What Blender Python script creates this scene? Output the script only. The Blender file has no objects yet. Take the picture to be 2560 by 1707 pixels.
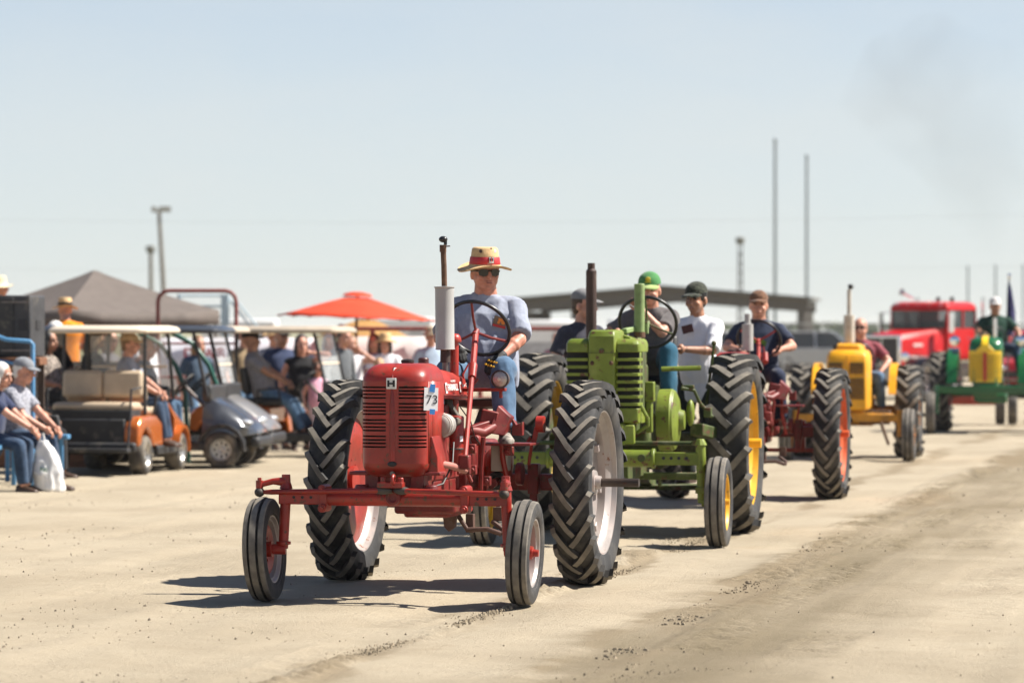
import bpy, math, random
import numpy as np
from mathutils import Vector, Matrix, noise as mnoise
R = math.radians
V = Vector
rnd = random.Random(7)

# ------------------------------------------------------------------ camera, sky, sun, exposure
sc = bpy.context.scene
COL = sc.collection
F_PX, CAM_Z, HOR = 9510.0, 1.68, 828.0         # focal length in photo pixels, eye height, horizon row
cam_d = bpy.data.cameras.new('camera'); cam = bpy.data.objects.new('camera', cam_d); COL.objects.link(cam)
sc.camera = cam
cam.location = (0, 0, CAM_Z)
cam.rotation_euler = (R(90) - (853.5 - HOR) / F_PX, 0, 0)
cam_d.sensor_width = 36.0; cam_d.lens = 36.0 * F_PX / 2560.0
cam_d.clip_start = 0.5; cam_d.clip_end = 20000
cam_d.dof.use_dof = True; cam_d.dof.focus_distance = 24.2; cam_d.dof.aperture_fstop = 2.9
sc.render.engine = 'CYCLES'
sc.cycles.use_denoising = True
sc.cycles.max_bounces = 8; sc.cycles.transparent_max_bounces = 12
sc.cycles.volume_bounces = 1
sc.view_settings.view_transform = 'Standard'; sc.view_settings.look = 'None'
sc.view_settings.gamma = 1.0; sc.view_settings.use_curve_mapping = False
sc.view_settings.exposure = 1.08

SUN_EL, SUN_AZ = R(50), R(7)                   # sun stands to the right, a little beyond the tractors
sun_dir = V((math.cos(SUN_EL) * math.cos(SUN_AZ), math.cos(SUN_EL) * math.sin(SUN_AZ), math.sin(SUN_EL)))
w = bpy.data.worlds.new('World'); sc.world = w; w.use_nodes = True
nt = w.node_tree; nt.nodes.clear()
out = nt.nodes.new('ShaderNodeOutputWorld'); bg = nt.nodes.new('ShaderNodeBackground')
sky = nt.nodes.new('ShaderNodeTexSky'); sky.sky_type = 'NISHITA'; sky.sun_disc = False
sky.sun_elevation = SUN_EL; sky.sun_rotation = R(90) - SUN_AZ
sky.altitude = 50; sky.air_density = 0.62; sky.dust_density = 0.35; sky.ozone_density = 1.0
bg.inputs['Strength'].default_value = 0.064
# thin high veil of cloud over the whole sky
tcw = nt.nodes.new('ShaderNodeTexCoord'); mpw = nt.nodes.new('ShaderNodeMapping'); mpw.inputs['Scale'].default_value = (1, 1, 3.2)
nzw = nt.nodes.new('ShaderNodeTexNoise'); nzw.inputs['Scale'].default_value = 9; nzw.inputs['Detail'].default_value = 5; nzw.inputs['Roughness'].default_value = .55
mrw = nt.nodes.new('ShaderNodeMapRange'); mrw.inputs['From Min'].default_value = .40; mrw.inputs['From Max'].default_value = .72; mrw.inputs['To Min'].default_value = .74; mrw.inputs['To Max'].default_value = .95
mxw = nt.nodes.new('ShaderNodeMix'); mxw.data_type = 'RGBA'; mxw.inputs[7].default_value = (5.6, 5.85, 5.8, 1)
nt.links.new(tcw.outputs['Generated'], mpw.inputs[0]); nt.links.new(mpw.outputs[0], nzw.inputs['Vector']); nt.links.new(nzw.outputs['Fac'], mrw.inputs['Value'])
# haze thins out with height above the horizon
spw = nt.nodes.new('ShaderNodeSeparateXYZ'); hzw = nt.nodes.new('ShaderNodeMapRange'); hzw.inputs['From Min'].default_value = 0; hzw.inputs['From Max'].default_value = .26
hzw.inputs['To Min'].default_value = 1.0; hzw.inputs['To Max'].default_value = .04; muw = nt.nodes.new('ShaderNodeMath'); muw.operation = 'MULTIPLY'
nt.links.new(tcw.outputs['Generated'], spw.inputs[0]); nt.links.new(spw.outputs[2], hzw.inputs['Value']); nt.links.new(hzw.outputs[0], muw.inputs[1]); nt.links.new(mrw.outputs[0], muw.inputs[0])
nt.links.new(muw.outputs[0], mxw.inputs[0]); nt.links.new(sky.outputs[0], mxw.inputs[6])
nt.links.new(mxw.outputs[2], bg.inputs[0]); nt.links.new(bg.outputs[0], out.inputs[0])
sl = bpy.data.lights.new('sun', 'SUN'); sl.energy = 5.0; sl.angle = R(0.53); sl.color = (1.0, 0.94, 0.85)
so = bpy.data.objects.new('sun', sl); COL.objects.link(so)
so.rotation_euler = (-sun_dir).to_track_quat('-Z', 'Y').to_euler()

def P(px, py, d):
    """world point for a photo pixel (2560 wide) at depth d"""
    return V(((px - 1280) / F_PX * d, d, CAM_Z + (HOR - py) / F_PX * d))
def G(px, d):
    return V(((px - 1280) / F_PX * d, d, 0))

# ------------------------------------------------------------------ mesh helpers
def frame(d):
    d = V(d).normalized()
    a = V((0, 0, 1)) if abs(d.z) < .95 else V((1, 0, 0))
    u = d.cross(a).normalized(); return u, d.cross(u).normalized(), d
class MB:
    def __init__(s): s.v = []; s.f = []; s.m = []; s.mi = 0
    def add(s, vs, fs):
        o = len(s.v); s.v += [tuple(p) for p in vs]
        for f in fs: s.f.append([i + o for i in f]); s.m.append(s.mi)
        return s
    def box(s, c, size, rot=None):
        c = V(c); h = V(size) / 2; q = rot if rot is not None else Matrix.Identity(3)
        if isinstance(rot, (tuple, list)):
            from mathutils import Euler
            q = Euler(rot).to_matrix()
        vs = [c + q @ V((x * h.x, y * h.y, z * h.z)) for x in (-1, 1) for y in (-1, 1) for z in (-1, 1)]
        return s.add(vs, [(0, 1, 3, 2), (4, 6, 7, 5), (0, 4, 5, 1), (2, 3, 7, 6), (0, 2, 6, 4), (1, 5, 7, 3)])
    def bar(s, a, b, wd, ht, up=(0, 0, 1)):
        a = V(a); b = V(b); d = (b - a).normalized(); u = V(up); x = d.cross(u)
        x = x.normalized() if x.length > 1e-4 else V((1, 0, 0)); z = x.cross(d)
        return s.box((a + b) / 2, (wd, (b - a).length, ht), Matrix((x, d, z)).transposed())
    def loft(s, secs, closed=True, caps=True):
        n = len(secs[0]); vs = [p for q in secs for p in q]; fs = []
        for i in range(len(secs) - 1):
            for j in range(n if closed else n - 1):
                k = (j + 1) % n
                fs.append((i * n + j, i * n + k, (i + 1) * n + k, (i + 1) * n + j))
        if caps and closed:
            fs.append(tuple(range(n - 1, -1, -1))); fs.append(tuple((len(secs) - 1) * n + j for j in range(n)))
        return s.add(vs, fs)
    def cyl(s, a, b, r0, r1=None, n=16, caps=True):
        r1 = r0 if r1 is None else r1; a = V(a); b = V(b); u, v, _ = frame(b - a)
        ring = lambda c, r: [c + (u * math.cos(t) + v * math.sin(t)) * r for t in (2 * math.pi * i / n for i in range(n))]
        return s.loft([ring(a, r0), ring(b, r1)], True, caps)
    def tube(s, pts, r, n=10, caps=True):
        pts = [V(p) for p in pts]; rs = r if isinstance(r, (list, tuple)) else [r] * len(pts)
        secs = []; u = None
        for i, p in enumerate(pts):
            d = (pts[min(i + 1, len(pts) - 1)] - pts[max(i - 1, 0)]).normalized()
            if u is None: u = frame(d)[0]
            u = (u - d * u.dot(d)); u = u.normalized() if u.length > 1e-5 else frame(d)[0]
            v = d.cross(u)
            secs.append([p + (u * math.cos(t) + v * math.sin(t)) * rs[i] for t in (2 * math.pi * k / n for k in range(n))])
        return s.loft(secs, True, caps)
    def lathe(s, prof, c=(0, 0, 0), axis=(0, 0, 1), n=32, closed_prof=False, ref=None):
        """prof: list of (along, radius)"""
        c = V(c); u, v, d = frame(axis)
        m = len(prof); vs = []; fs = []
        for i in range(n):
            t = 2 * math.pi * i / n; e = u * math.cos(t) + v * math.sin(t)
            vs += [c + d * p[0] + e * p[1] for p in prof]
        for i in range(n):
            k = (i + 1) % n
            for j in range(m if closed_prof else m - 1):
                l = (j + 1) % m
                fs.append((i * m + j, i * m + l, k * m + l, k * m + j))
        return s.add(vs, fs)
    def ell(s, c, r, rot=None, nu=16, nv=10):
        c = V(c); q = rot if rot is not None else Matrix.Identity(3); vs = [c + q @ V((0, 0, r[2]))]; fs = []
        for i in range(1, nv):
            t = math.pi * i / nv
            for j in range(nu):
                a = 2 * math.pi * j / nu
                vs.append(c + q @ V((r[0] * math.sin(t) * math.cos(a), r[1] * math.sin(t) * math.sin(a), r[2] * math.cos(t))))
        vs.append(c + q @ V((0, 0, -r[2]))); L = len(vs) - 1
        for j in range(nu):
            k = (j + 1) % nu
            fs.append((0, 1 + j, 1 + k)); fs.append((L, L - nu + k, L - nu + j))
            for i in range(nv - 2):
                a = 1 + i * nu
                fs.append((a + j, a + nu + j, a + nu + k, a + k))
        return s.add(vs, fs)
    def capsule(s, a, ra, b, rb, n=12):
        """tapered limb with round ends"""
        a = V(a); b = V(b); d = b - a
        if d.length < 1e-5: return s.ell(a, (ra, ra, ra))
        dn = d.normalized(); pts = []; rs = []
        for t in (-90, -60, -30): pts.append(a + dn * ra * math.sin(R(t))); rs.append(max(ra * math.cos(R(t)), ra * .05))
        for t in (0, .5, 1): pts.append(a + d * t); rs.append(ra + (rb - ra) * t)
        for t in (30, 60, 90): pts.append(b + dn * rb * math.sin(R(t))); rs.append(max(rb * math.cos(R(t)), rb * .05))
        return s.tube(pts, rs, n)
    def torus(s, c, axis, Rr, r, n=40, m=10, a0=0, a1=360):
        c = V(c); u, v, d = frame(axis); full = abs(a1 - a0) >= 360
        k = n if full else n + 1
        pts = [c + (u * math.cos(t) + v * math.sin(t)) * Rr for t in (R(a0 + (a1 - a0) * i / n) for i in range(k))]
        secs = []
        for p in pts:
            e = (p - c).normalized()
            secs.append([p + (e * math.cos(t) + d * math.sin(t)) * r for t in (2 * math.pi * j / m for j in range(m))])
        if full: secs.append(secs[0]); return s.loft(secs, True, False)
        return s.loft(secs)
    def prism(s, outline, vec):
        n = len(outline); vec = V(vec); a = [V(p) for p in outline]
        vs = a + [p + vec for p in a]
        return s.add(vs, [tuple(range(n - 1, -1, -1)), tuple(range(n, 2 * n))] + [(i, (i + 1) % n, n + (i + 1) % n, n + i) for i in range(n)])
    def mesh(s, name='mesh'):
        me = bpy.data.meshes.new(name); me.from_pydata(s.v, [], s.f); return me
    def build(s, name, mats, parent=None, smooth=40, bevel=0, loc=None, solid=0):
        me = s.mesh(name)
        ms = mats if isinstance(mats, (list, tuple)) else [mats]
        for m in ms: me.materials.append(m)
        if len(ms) > 1: me.polygons.foreach_set('material_index', s.m)
        fix_normals(me)
        if smooth: me.shade_smooth(); me.set_sharp_from_angle(angle=R(smooth))
        o = bpy.data.objects.new(name, me); COL.objects.link(o)
        if parent is not None: o.parent = parent
        if loc is not None: o.location = loc
        if solid:
            m = o.modifiers.new('thickness', 'SOLIDIFY'); m.thickness = solid; m.offset = 0
        if bevel:
            m = o.modifiers.new('bevel', 'BEVEL'); m.width = bevel; m.segments = 2; m.limit_method = 'ANGLE'; m.angle_limit = R(40)
        return o
import bmesh
def fix_normals(me):
    bm = bmesh.new(); bm.from_mesh(me)
    bmesh.ops.recalc_face_normals(bm, faces=bm.faces); bm.to_mesh(me); bm.free()
def tag(o, label=None, cat=None, group=None, kind=None):
    if label: o['label'] = label
    if cat: o['category'] = cat
    if group: o['group'] = group
    if kind: o['kind'] = kind
    return o
def thing(name, label, cat, loc=(0, 0, 0), rz=0, group=None):
    o = bpy.data.objects.new(name, None); COL.objects.link(o); o.empty_display_size = .1
    o.location = loc; o.rotation_euler = (0, 0, rz); return tag(o, label, cat, group)
def inst(o, parent=None, loc=None, rot=None, name=None):
    c = o.copy(); COL.objects.link(c)
    if parent is not None: c.parent = parent
    if loc is not None: c.location = loc
    if rot is not None: c.rotation_euler = rot
    return c
def copy_tree(o, parent=None):
    c = o.copy(); COL.objects.link(c)
    if parent is not None: c.parent = parent
    for ch in [x for x in o.children]: copy_tree(ch, c)
    return c

# ------------------------------------------------------------------ materials
MATS = {}
DUST = (.34, .29, .215)
def mat(name, col, rough=.5, metal=0, var=.12, scale=6, bump=0, bscale=40, dust=0, rust=0, dscale=5, coat=0,
        col2=None, stretch=None, rustcol=(.09, .035, .015), sheen=0, trans=0, alpha=1, spec=.5, dustcol=DUST, rscale=9):
    if name in MATS: return MATS[name]
    m = bpy.data.materials.new(name); m.use_nodes = True; MATS[name] = m
    n = m.node_tree.nodes; L = m.node_tree.links; b = n['Principled BSDF']
    tc = n.new('ShaderNodeTexCoord'); oi = n.new('ShaderNodeObjectInfo')
    ad = n.new('ShaderNodeVectorMath'); ad.operation = 'MULTIPLY_ADD'
    ad.inputs[1].default_value = (1, 1, 1)
    L.new(tc.outputs['Object'], ad.inputs[0])
    cx = n.new('ShaderNodeCombineXYZ'); ml = n.new('ShaderNodeMath'); ml.operation = 'MULTIPLY'; ml.inputs[1].default_value = 37
    L.new(oi.outputs['Random'], ml.inputs[0]); L.new(ml.outputs[0], cx.inputs[0]); L.new(ml.outputs[0], cx.inputs[2]); L.new(cx.outputs[0], ad.inputs[2])
    vec = ad.outputs[0]
    if stretch:
        mp = n.new('ShaderNodeVectorMath'); mp.operation = 'MULTIPLY'; mp.inputs[1].default_value = stretch
        L.new(vec, mp.inputs[0]); vec = mp.outputs[0]
    def nz(sca, det=4, ro=.6):
        t = n.new('ShaderNodeTexNoise'); t.inputs['Scale'].default_value = sca; t.inputs['Detail'].default_value = det
        t.inputs['Roughness'].default_value = ro; L.new(vec, t.inputs['Vector']); return t.outputs['Fac']
    def ramp(f, a, c):
        r = n.new('ShaderNodeMapRange'); r.inputs['From Min'].default_value = a; r.inputs['From Max'].default_value = c
        L.new(f, r.inputs['Value']); return r.outputs[0]
    def mix(f, a, c):
        x = n.new('ShaderNodeMix'); x.data_type = 'RGBA'; L.new(f, x.inputs[0])
        for k, q in ((6, a), (7, c)):
            if isinstance(q, tuple): x.inputs[k].default_value = (*q[:3], 1)
            else: L.new(q, x.inputs[k])
        return x.outputs[2]
    c0 = tuple(x * (1 - var) for x in col); c1 = col2 or tuple(min(1, x * (1 + var)) for x in col)
    res = mix(ramp(nz(scale), .35, .65), c0, c1)
    rr = None
    if dust:
        fd = ramp(nz(dscale, 6, .65), .62 - dust * .3, .80 - dust * .15)
        m2 = n.new('ShaderNodeMath'); m2.operation = 'MULTIPLY'; m2.inputs[1].default_value = min(1, .35 + dust * .6); L.new(fd, m2.inputs[0])
        res = mix(m2.outputs[0], res, dustcol); rr = m2.outputs[0]
    if rust:
        fr = ramp(nz(rscale, 7, .7), .68 - rust * .22, .72 - rust * .2)
        res = mix(fr, res, rustcol)
    L.new(res, b.inputs['Base Color'])
    if rr is not None or rust:
        q = n.new('ShaderNodeMapRange'); q.inputs['To Min'].default_value = rough; q.inputs['To Max'].default_value = max(.85, rough)
        L.new(rr if rr is not None else fr, q.inputs['Value']); L.new(q.outputs[0], b.inputs['Roughness'])
    else: b.inputs['Roughness'].default_value = rough
    b.inputs['Metallic'].default_value = metal
    b.inputs['Specular IOR Level'].default_value = spec
    if coat: b.inputs['Coat Weight'].default_value = coat; b.inputs['Coat Roughness'].default_value = .08
    if sheen: b.inputs['Sheen Weight'].default_value = sheen
    if trans: b.inputs['Transmission Weight'].default_value = trans; b.inputs['IOR'].default_value = 1.45
    if alpha < 1: b.inputs['Alpha'].default_value = alpha
    if bump:
        bp = n.new('ShaderNodeBump'); bp.inputs['Strength'].default_value = 1; bp.inputs['Distance'].default_value = bump
        L.new(nz(bscale, 4, .6), bp.inputs['Height']); L.new(bp.outputs[0], b.inputs['Normal'])
    return m
def glassy(name, col=(.8, .85, .85), amount=.25, rough=.05):
    """thin tinted pane: mostly transparent, partly mirror, partly dust film"""
    if name in MATS: return MATS[name]
    m = bpy.data.materials.new(name); m.use_nodes = True; MATS[name] = m
    n = m.node_tree.nodes; L = m.node_tree.links; b = n['Principled BSDF']
    b.inputs['Base Color'].default_value = (*col, 1); b.inputs['Roughness'].default_value = rough
    t = n.new('ShaderNodeTexNoise'); t.inputs['Scale'].default_value = 3.0; t.inputs['Detail'].default_value = 5
    r = n.new('ShaderNodeMapRange'); r.inputs['To Min'].default_value = amount * .7; r.inputs['To Max'].default_value = amount * 1.3
    L.new(t.outputs['Fac'], r.inputs['Value']); L.new(r.outputs[0], b.inputs['Alpha'])
    return m
def textmesh(body, size, mtl, parent, loc, rot, name='lettering', extrude=.001, align='CENTER', bold=0):
    cu = bpy.data.curves.new(name, 'FONT'); cu.body = body; cu.size = size; cu.align_x = align; cu.align_y = 'CENTER'; cu.extrude = extrude
    cu.resolution_u = 3; cu.offset = bold
    t = bpy.data.objects.new('tmp', cu); COL.objects.link(t)
    dg = bpy.context.evaluated_depsgraph_get(); dg.update()
    me = bpy.data.meshes.new_from_object(t.evaluated_get(dg), depsgraph=dg)
    bpy.data.objects.remove(t); bpy.data.curves.remove(cu)
    me.materials.clear(); me.materials.append(mtl); me.name = name
    o = bpy.data.objects.new(name, me); COL.objects.link(o)
    o.parent = parent; o.location = loc; o.rotation_euler = rot; return o

RED = mat('red_paint', (.275, .019, .010), .40, var=.3, scale=3, dust=.25, rust=.44, dscale=7, rscale=22, bump=.0015, bscale=7, dustcol=(.27, .06, .04))
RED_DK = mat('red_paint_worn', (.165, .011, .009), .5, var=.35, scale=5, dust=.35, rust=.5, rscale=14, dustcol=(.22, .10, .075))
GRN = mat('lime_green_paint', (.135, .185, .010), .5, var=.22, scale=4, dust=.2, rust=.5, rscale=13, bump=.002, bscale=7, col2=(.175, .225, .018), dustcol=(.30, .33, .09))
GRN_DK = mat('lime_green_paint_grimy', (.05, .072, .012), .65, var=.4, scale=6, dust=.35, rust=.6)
YEL = mat('yellow_paint', (.70, .33, .006), .42, var=.15, scale=4, dust=.2, rust=.15)
YEL_DK = mat('yellow_paint_grimy', (.48, .21, .012), .6, var=.3, scale=6, dust=.3, rust=.35)
OLV = mat('dark_green_paint', (.008, .105, .028), .25, var=.12, coat=.4)
OLY = mat('bright_yellow_paint', (.80, .52, .012), .35, var=.08, coat=.3)
TRUCKRED = mat('truck_red_paint', (.43, .003, .003), .42, var=.05, coat=.1, spec=.3)
RUB = mat('tyre_rubber', (.020, .020, .021), .78, var=.35, scale=7, dust=.58, dscale=4, bump=.003, bscale=30, dustcol=(.125, .113, .095))
RUBTOP = mat('tyre_lug_top', (.165, .147, .12), .85, var=.22, scale=12, dust=.3, bump=.002, bscale=60)
RUBF = mat('tyre_rib_rubber', (.14, .125, .105), .82, var=.3, scale=9, dust=.3, bump=.001, stretch=(1, 1, 1))
SILV = mat('silver_rim_paint', (.37, .335, .315), .42, metal=.35, var=.15, scale=5, dust=.5, rust=.30, rscale=14, rustcol=(.20, .09, .055), dustcol=(.27, .185, .16))
STEEL = mat('bare_steel', (.17, .15, .14), .45, metal=.7, var=.3, rust=.35)
CHROME = mat('chrome', (.75, .76, .78), .08, metal=1, var=.03)
BLACK = mat('black_enamel', (.012, .012, .013), .35, var=.2)
BLKPL = mat('black_plastic', (.02, .02, .021), .55, var=.2, dust=.2)
DARKMET = mat('grimy_engine_metal', (.05, .042, .036), .65, metal=.2, var=.4, dust=.3, rust=.3)
RUSTY = mat('rusted_pipe', (.11, .055, .03), .85, var=.4, scale=14, rust=.3, dust=.2, bump=.002)
GREYP = mat('grey_muffler_paint', (.35, .345, .33), .45, var=.06, rust=.1, rscale=30, rustcol=(.14, .09, .06))
WHITE = mat('white_paint', (.78, .78, .77), .5, var=.04)
PAPER = mat('paper', (.80, .80, .80), .8, var=.02)
TAPE = mat('blue_tape', (.03, .19, .50), .6, var=.08)
INK = mat('black_ink', (.02, .02, .022), .7, var=.05)
CREAM = mat('cream_plastic', (.62, .53, .42), .5, var=.05, dust=.15)
VINYL = mat('tan_vinyl', (.44, .345, .24), .55, var=.08, dust=.1)
MESHDK = mat('radiator_core', (.014, .013, .013), .7, var=.3, bump=.004, bscale=160)
# ------------------------------------------------------------------ ground
def axis_coords(lo, hi, step, far_lo, far_hi):
    c = list(np.arange(lo, hi + 1e-6, step)); s = step
    a = []; x = lo
    while x > far_lo: s *= 1.18; x -= s; a.append(x)
    s = step; x = c[-1]; b = []
    while x < far_hi: s *= 1.10; x += s; b.append(x)
    return np.array(a[::-1] + c + b)
TR = math.tan(R(11.5))                                   # the parade's line of travel on the ground
gx = axis_coords(-6.0, 8.0, .032, -6000, 6000)
gy = axis_coords(17.0, 42.0, .032, -400, 9000)
X, Y = np.meshgrid(gx, gy); Z = np.zeros_like(X)
rng = np.random.default_rng(3)
def vnoise(x, y, s, seed):
    """smooth value noise"""
    r = np.random.default_rng(seed).random((256, 256)); fx = x / s; fy = y / s
    ix = np.floor(fx).astype(int); iy = np.floor(fy).astype(int); u = fx - ix; v = fy - iy
    u = u * u * (3 - 2 * u); v = v * v * (3 - 2 * v)
    g = lambda a, b: r[a % 256, b % 256]
    return (g(ix, iy) * (1 - u) + g(ix + 1, iy) * u) * (1 - v) + (g(ix, iy + 1) * (1 - u) + g(ix + 1, iy + 1) * u) * v - .5
near = np.clip((70 - Y) / 20, 0, 1) * np.clip((30 - np.abs(X)) / 10, 0, 1)
U = X - (Y - 25.5) * TR                                  # sideways offset from the line of travel
Wv = Y + X * TR
Z += near * (.020 * vnoise(X, Y, 1.4, 1) + .010 * vnoise(X, Y, .45, 2) + .0065 * vnoise(X, Y, .14, 4))
Z += near * .022 * vnoise(U, Wv * .10, .28, 9)           # long shallow ruts along the track
def track(u0, wdt, depth, lug, y0, y1, seed, pitch=.19, berm=.012, keep=.5):
    """tyre print: shallow rut, pressed lug bars, crumbled berm along both edges, patchy along its length"""
    global Z
    uu = U - u0 - .05 * vnoise(U * 0, Wv, 3.0, seed); e = np.clip((Y - y0) / .8, 0, 1) * np.clip((y1 - Y) / .8, 0, 1)
    k = np.exp(-(uu / wdt) ** 6) * e; patch = np.clip(vnoise(U * .5, Wv, 1.1, seed + 5) * 4 + keep, 0, 1)
    bars = np.clip(np.cos(2 * np.pi * (Wv / pitch + np.abs(uu) * 3.2)) * 2.2, -1, 1) * .5 + .5
    crumb = np.abs(vnoise(U, Wv, .075, seed + 1)) * 2
    Z += k * (-depth + patch * lug * (bars * .55 + crumb * .9))
    edge = np.exp(-((np.abs(uu) - wdt * 1.15) / (wdt * .25)) ** 2) * e
    Z += edge * patch * berm * (.3 + 1.6 * np.abs(vnoise(U, Wv, .11, seed + 2)))
track(.40, .075, .004, .034, 14, 34, 20, .16, .016, .9)     # crumbly ridge left by the lead tractor's front wheel
track(.14, .09, .004, .016, 16, 34, 30)
track(1.64, .17, .008, .040, 17, 33, 40, .20, .022, .75)    # deep prints at the edge of the driven strip
track(2.05, .17, .006, .024, 17, 40, 45)
track(2.7, .16, .004, .016, 18, 60, 50)
track(1.50, .16, .006, .030, 32, 60, 55, .2, .02, .8)
track(3.3, .2, .004, .014, 22, 60, 60)
track(-1.15, .12, .003, .010, 20, 44, 70, .19, .008, .3)
track(-2.6, .14, .003, .008, 17, 44, 75, .19, .008, .3)
# flat where wheels and shoes stand
nv = X.size; ny, nx = X.shape
co = np.stack([X, Y, Z], -1).reshape(-1, 3)
idx = np.arange(nv).reshape(ny, nx)
q = np.stack([idx[:-1, :-1], idx[:-1, 1:], idx[1:, 1:], idx[1:, :-1]], -1).reshape(-1, 4)
me = bpy.data.meshes.new('ground'); me.vertices.add(nv); me.vertices.foreach_set('co', co.ravel())
me.loops.add(q.size); me.loops.foreach_set('vertex_index', q.ravel().astype(np.int32))
me.polygons.add(len(q)); me.polygons.foreach_set('loop_start', np.arange(0, q.size, 4, dtype=np.int32))
me.update(); me.shade_smooth()
ground = bpy.data.objects.new('ground', me); COL.objects.link(ground); tag(ground, 'dry pale dirt parade ground with tyre prints', kind='structure')
def ground_mat():
    m = bpy.data.materials.new('packed_dirt'); m.use_nodes = True
    n = m.node_tree.nodes; L = m.node_tree.links; b = n['Principled BSDF']; b.inputs['Roughness'].default_value = .95
    b.inputs['Specular IOR Level'].default_value = .15
    tc = n.new('ShaderNodeTexCoord')
    rt = n.new('ShaderNodeMapping'); rt.inputs['Rotation'].default_value = (0, 0, R(11.5)); L.new(tc.outputs['Object'], rt.inputs[0])
    st = n.new('ShaderNodeMapping'); st.inputs['Scale'].default_value = (1, .12, 1); L.new(rt.outputs[0], st.inputs[0])
    def nz(v, s, d=6, r=.6):
        t = n.new('ShaderNodeTexNoise'); t.inputs['Scale'].default_value = s; t.inputs['Detail'].default_value = d; t.inputs['Roughness'].default_value = r
        L.new(v, t.inputs['Vector']); return t.outputs['Fac']
    def rg(f, a, c, lo=0, hi=1):
        r = n.new('ShaderNodeMapRange'); r.interpolation_type = 'SMOOTHSTEP'
        r.inputs['From Min'].default_value = a; r.inputs['From Max'].default_value = c; r.inputs['To Min'].default_value = lo; r.inputs['To Max'].default_value = hi
        L.new(f, r.inputs['Value']); return r.outputs[0]
    def mx(f, a, c):
        x = n.new('ShaderNodeMix'); x.data_type = 'RGBA'; L.new(f, x.inputs[0])
        for k, q_ in ((6, a), (7, c)):
            if isinstance(q_, tuple): x.inputs[k].default_value = (*q_, 1)
            else: L.new(q_, x.inputs[k])
        return x.outputs[2]
    def ma(op, a, c):
        x = n.new('ShaderNodeMath'); x.operation = op
        for k, q_ in ((0, a), (1, c)):
            if isinstance(q_, (int, float)): x.inputs[k].default_value = q_
            else: L.new(q_, x.inputs[k])
        return x.outputs[0]
    pale = (.390, .333, .245); mid = (.332, .280, .202); damp = (.185, .150, .096)
    c = mx(rg(nz(rt.outputs[0], .5), .38, .62), pale, mid)
    c = mx(rg(nz(st.outputs[0], 1.6), .45, .75, 0, .7), c, (.41, .345, .25))
    c = mx(rg(nz(rt.outputs[0], 9, 8, .7), .5, .8, 0, .45), c, (.28, .225, .15))
    # driven strip right of the tractors: darker turned-up soil, in patches along the line of travel
    sp = n.new('ShaderNodeSeparateXYZ'); L.new(tc.outputs['Object'], sp.inputs[0])
    u = ma('SUBTRACT', sp.outputs[0], ma('MULTIPLY', ma('SUBTRACT', sp.outputs[1], 25.5), TR))
    uw = ma('ADD', u, ma('MULTIPLY', ma('SUBTRACT', nz(rt.outputs[0], .8), .5), 1.2))
    strip = ma('MULTIPLY', rg(uw, 1.20, 1.60), rg(uw, 3.3, 2.2))
    strip = ma('MULTIPLY', strip, rg(nz(st.outputs[0], .9), .33, .6, .35, .95))
    c = mx(strip, c, damp)
    s2 = ma('MULTIPLY', ma('MULTIPLY', rg(uw, .20, .34), rg(uw, .62, .48)), rg(nz(st.outputs[0], 1.3), .36, .54, 0, .8))
    c = mx(s2, c, (.225, .178, .115))
    s3 = ma('MULTIPLY', ma('MULTIPLY', rg(uw, 1.40, 1.5), rg(uw, 1.95, 1.8)), rg(nz(st.outputs[0], 1.1), .40, .55, 0, .75))
    c = mx(s3, c, (.225, .178, .115))
    # small dark crumbs
    vo = n.new('ShaderNodeTexVoronoi'); vo.inputs['Scale'].default_value = 7; L.new(rt.outputs[0], vo.inputs['Vector'])
    c = mx(ma('MULTIPLY', rg(vo.outputs['Distance'], .13, .05), rg(nz(rt.outputs[0], 1.7), .55, .62)), c, (.16, .12, .08))
    # far field beyond the show ground: dull grass
    c = mx(rg(sp.outputs[1], 130, 300), c, (.20, .19, .10))
    L.new(c, b.inputs['Base Color'])
    bp = n.new('ShaderNodeBump'); bp.inputs['Distance'].default_value = .03; bp.inputs['Strength'].default_value = .7
    L.new(nz(rt.outputs[0], 34, 9, .75), bp.inputs['Height']); L.new(bp.outputs[0], b.inputs['Normal'])
    return m
me.materials.append(ground_mat())
# loose pebbles and clods: too many to count
pb = MB(); STONE = mat('pebble_stone', (.20, .17, .13), .9, var=.5, scale=1.5)
def pebble(x, y, r):
    a = rnd.random() * 6.3
    pts = []
    for k in range(6):
        t = a + k * math.pi / 3; q_ = r * (.7 + .5 * rnd.random()); pts.append((x + math.cos(t) * q_, y + math.sin(t) * q_ * .8, -.004))
    top = [(x + (p[0] - x) * .55, y + (p[1] - y) * .55, r * (.5 + .5 * rnd.random())) for p in pts]
    pb.add(pts + top, [(k, (k + 1) % 6, 6 + (k + 1) % 6, 6 + k) for k in range(6)] + [tuple(range(6, 12))])
for i in range(2600):
    y = 17 + 26 * rnd.random() ** 1.3; x = -4.6 + (rnd.random() * 3.6 if rnd.random() < .75 else rnd.random() * 9.6)
    pebble(x * y / 24, y, .0025 + .009 * rnd.random() ** 5)
def clod(x, y, r, ang, el):
    r *= .75
    ca, sa = math.cos(ang), math.sin(ang); pts = []
    for k in range(6):
        t = k * math.pi / 3 + rnd.random() * .5; q_ = r * (.7 + .6 * rnd.random()); a_, b_ = math.cos(t) * q_ * el, math.sin(t) * q_; pts.append((x + a_ * ca - b_ * sa, y + a_ * sa + b_ * ca, -.006))
    h_ = r * (.35 + .5 * rnd.random()); top = [(x + (p[0] - x) * .5, y + (p[1] - y) * .5, h_ * (.8 + .4 * rnd.random())) for p in pts]
    cd.add(pts + top, [(k, (k + 1) % 6, 6 + (k + 1) % 6, 6 + k) for k in range(6)] + [tuple(range(6, 12))])
cd = MB()
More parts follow.
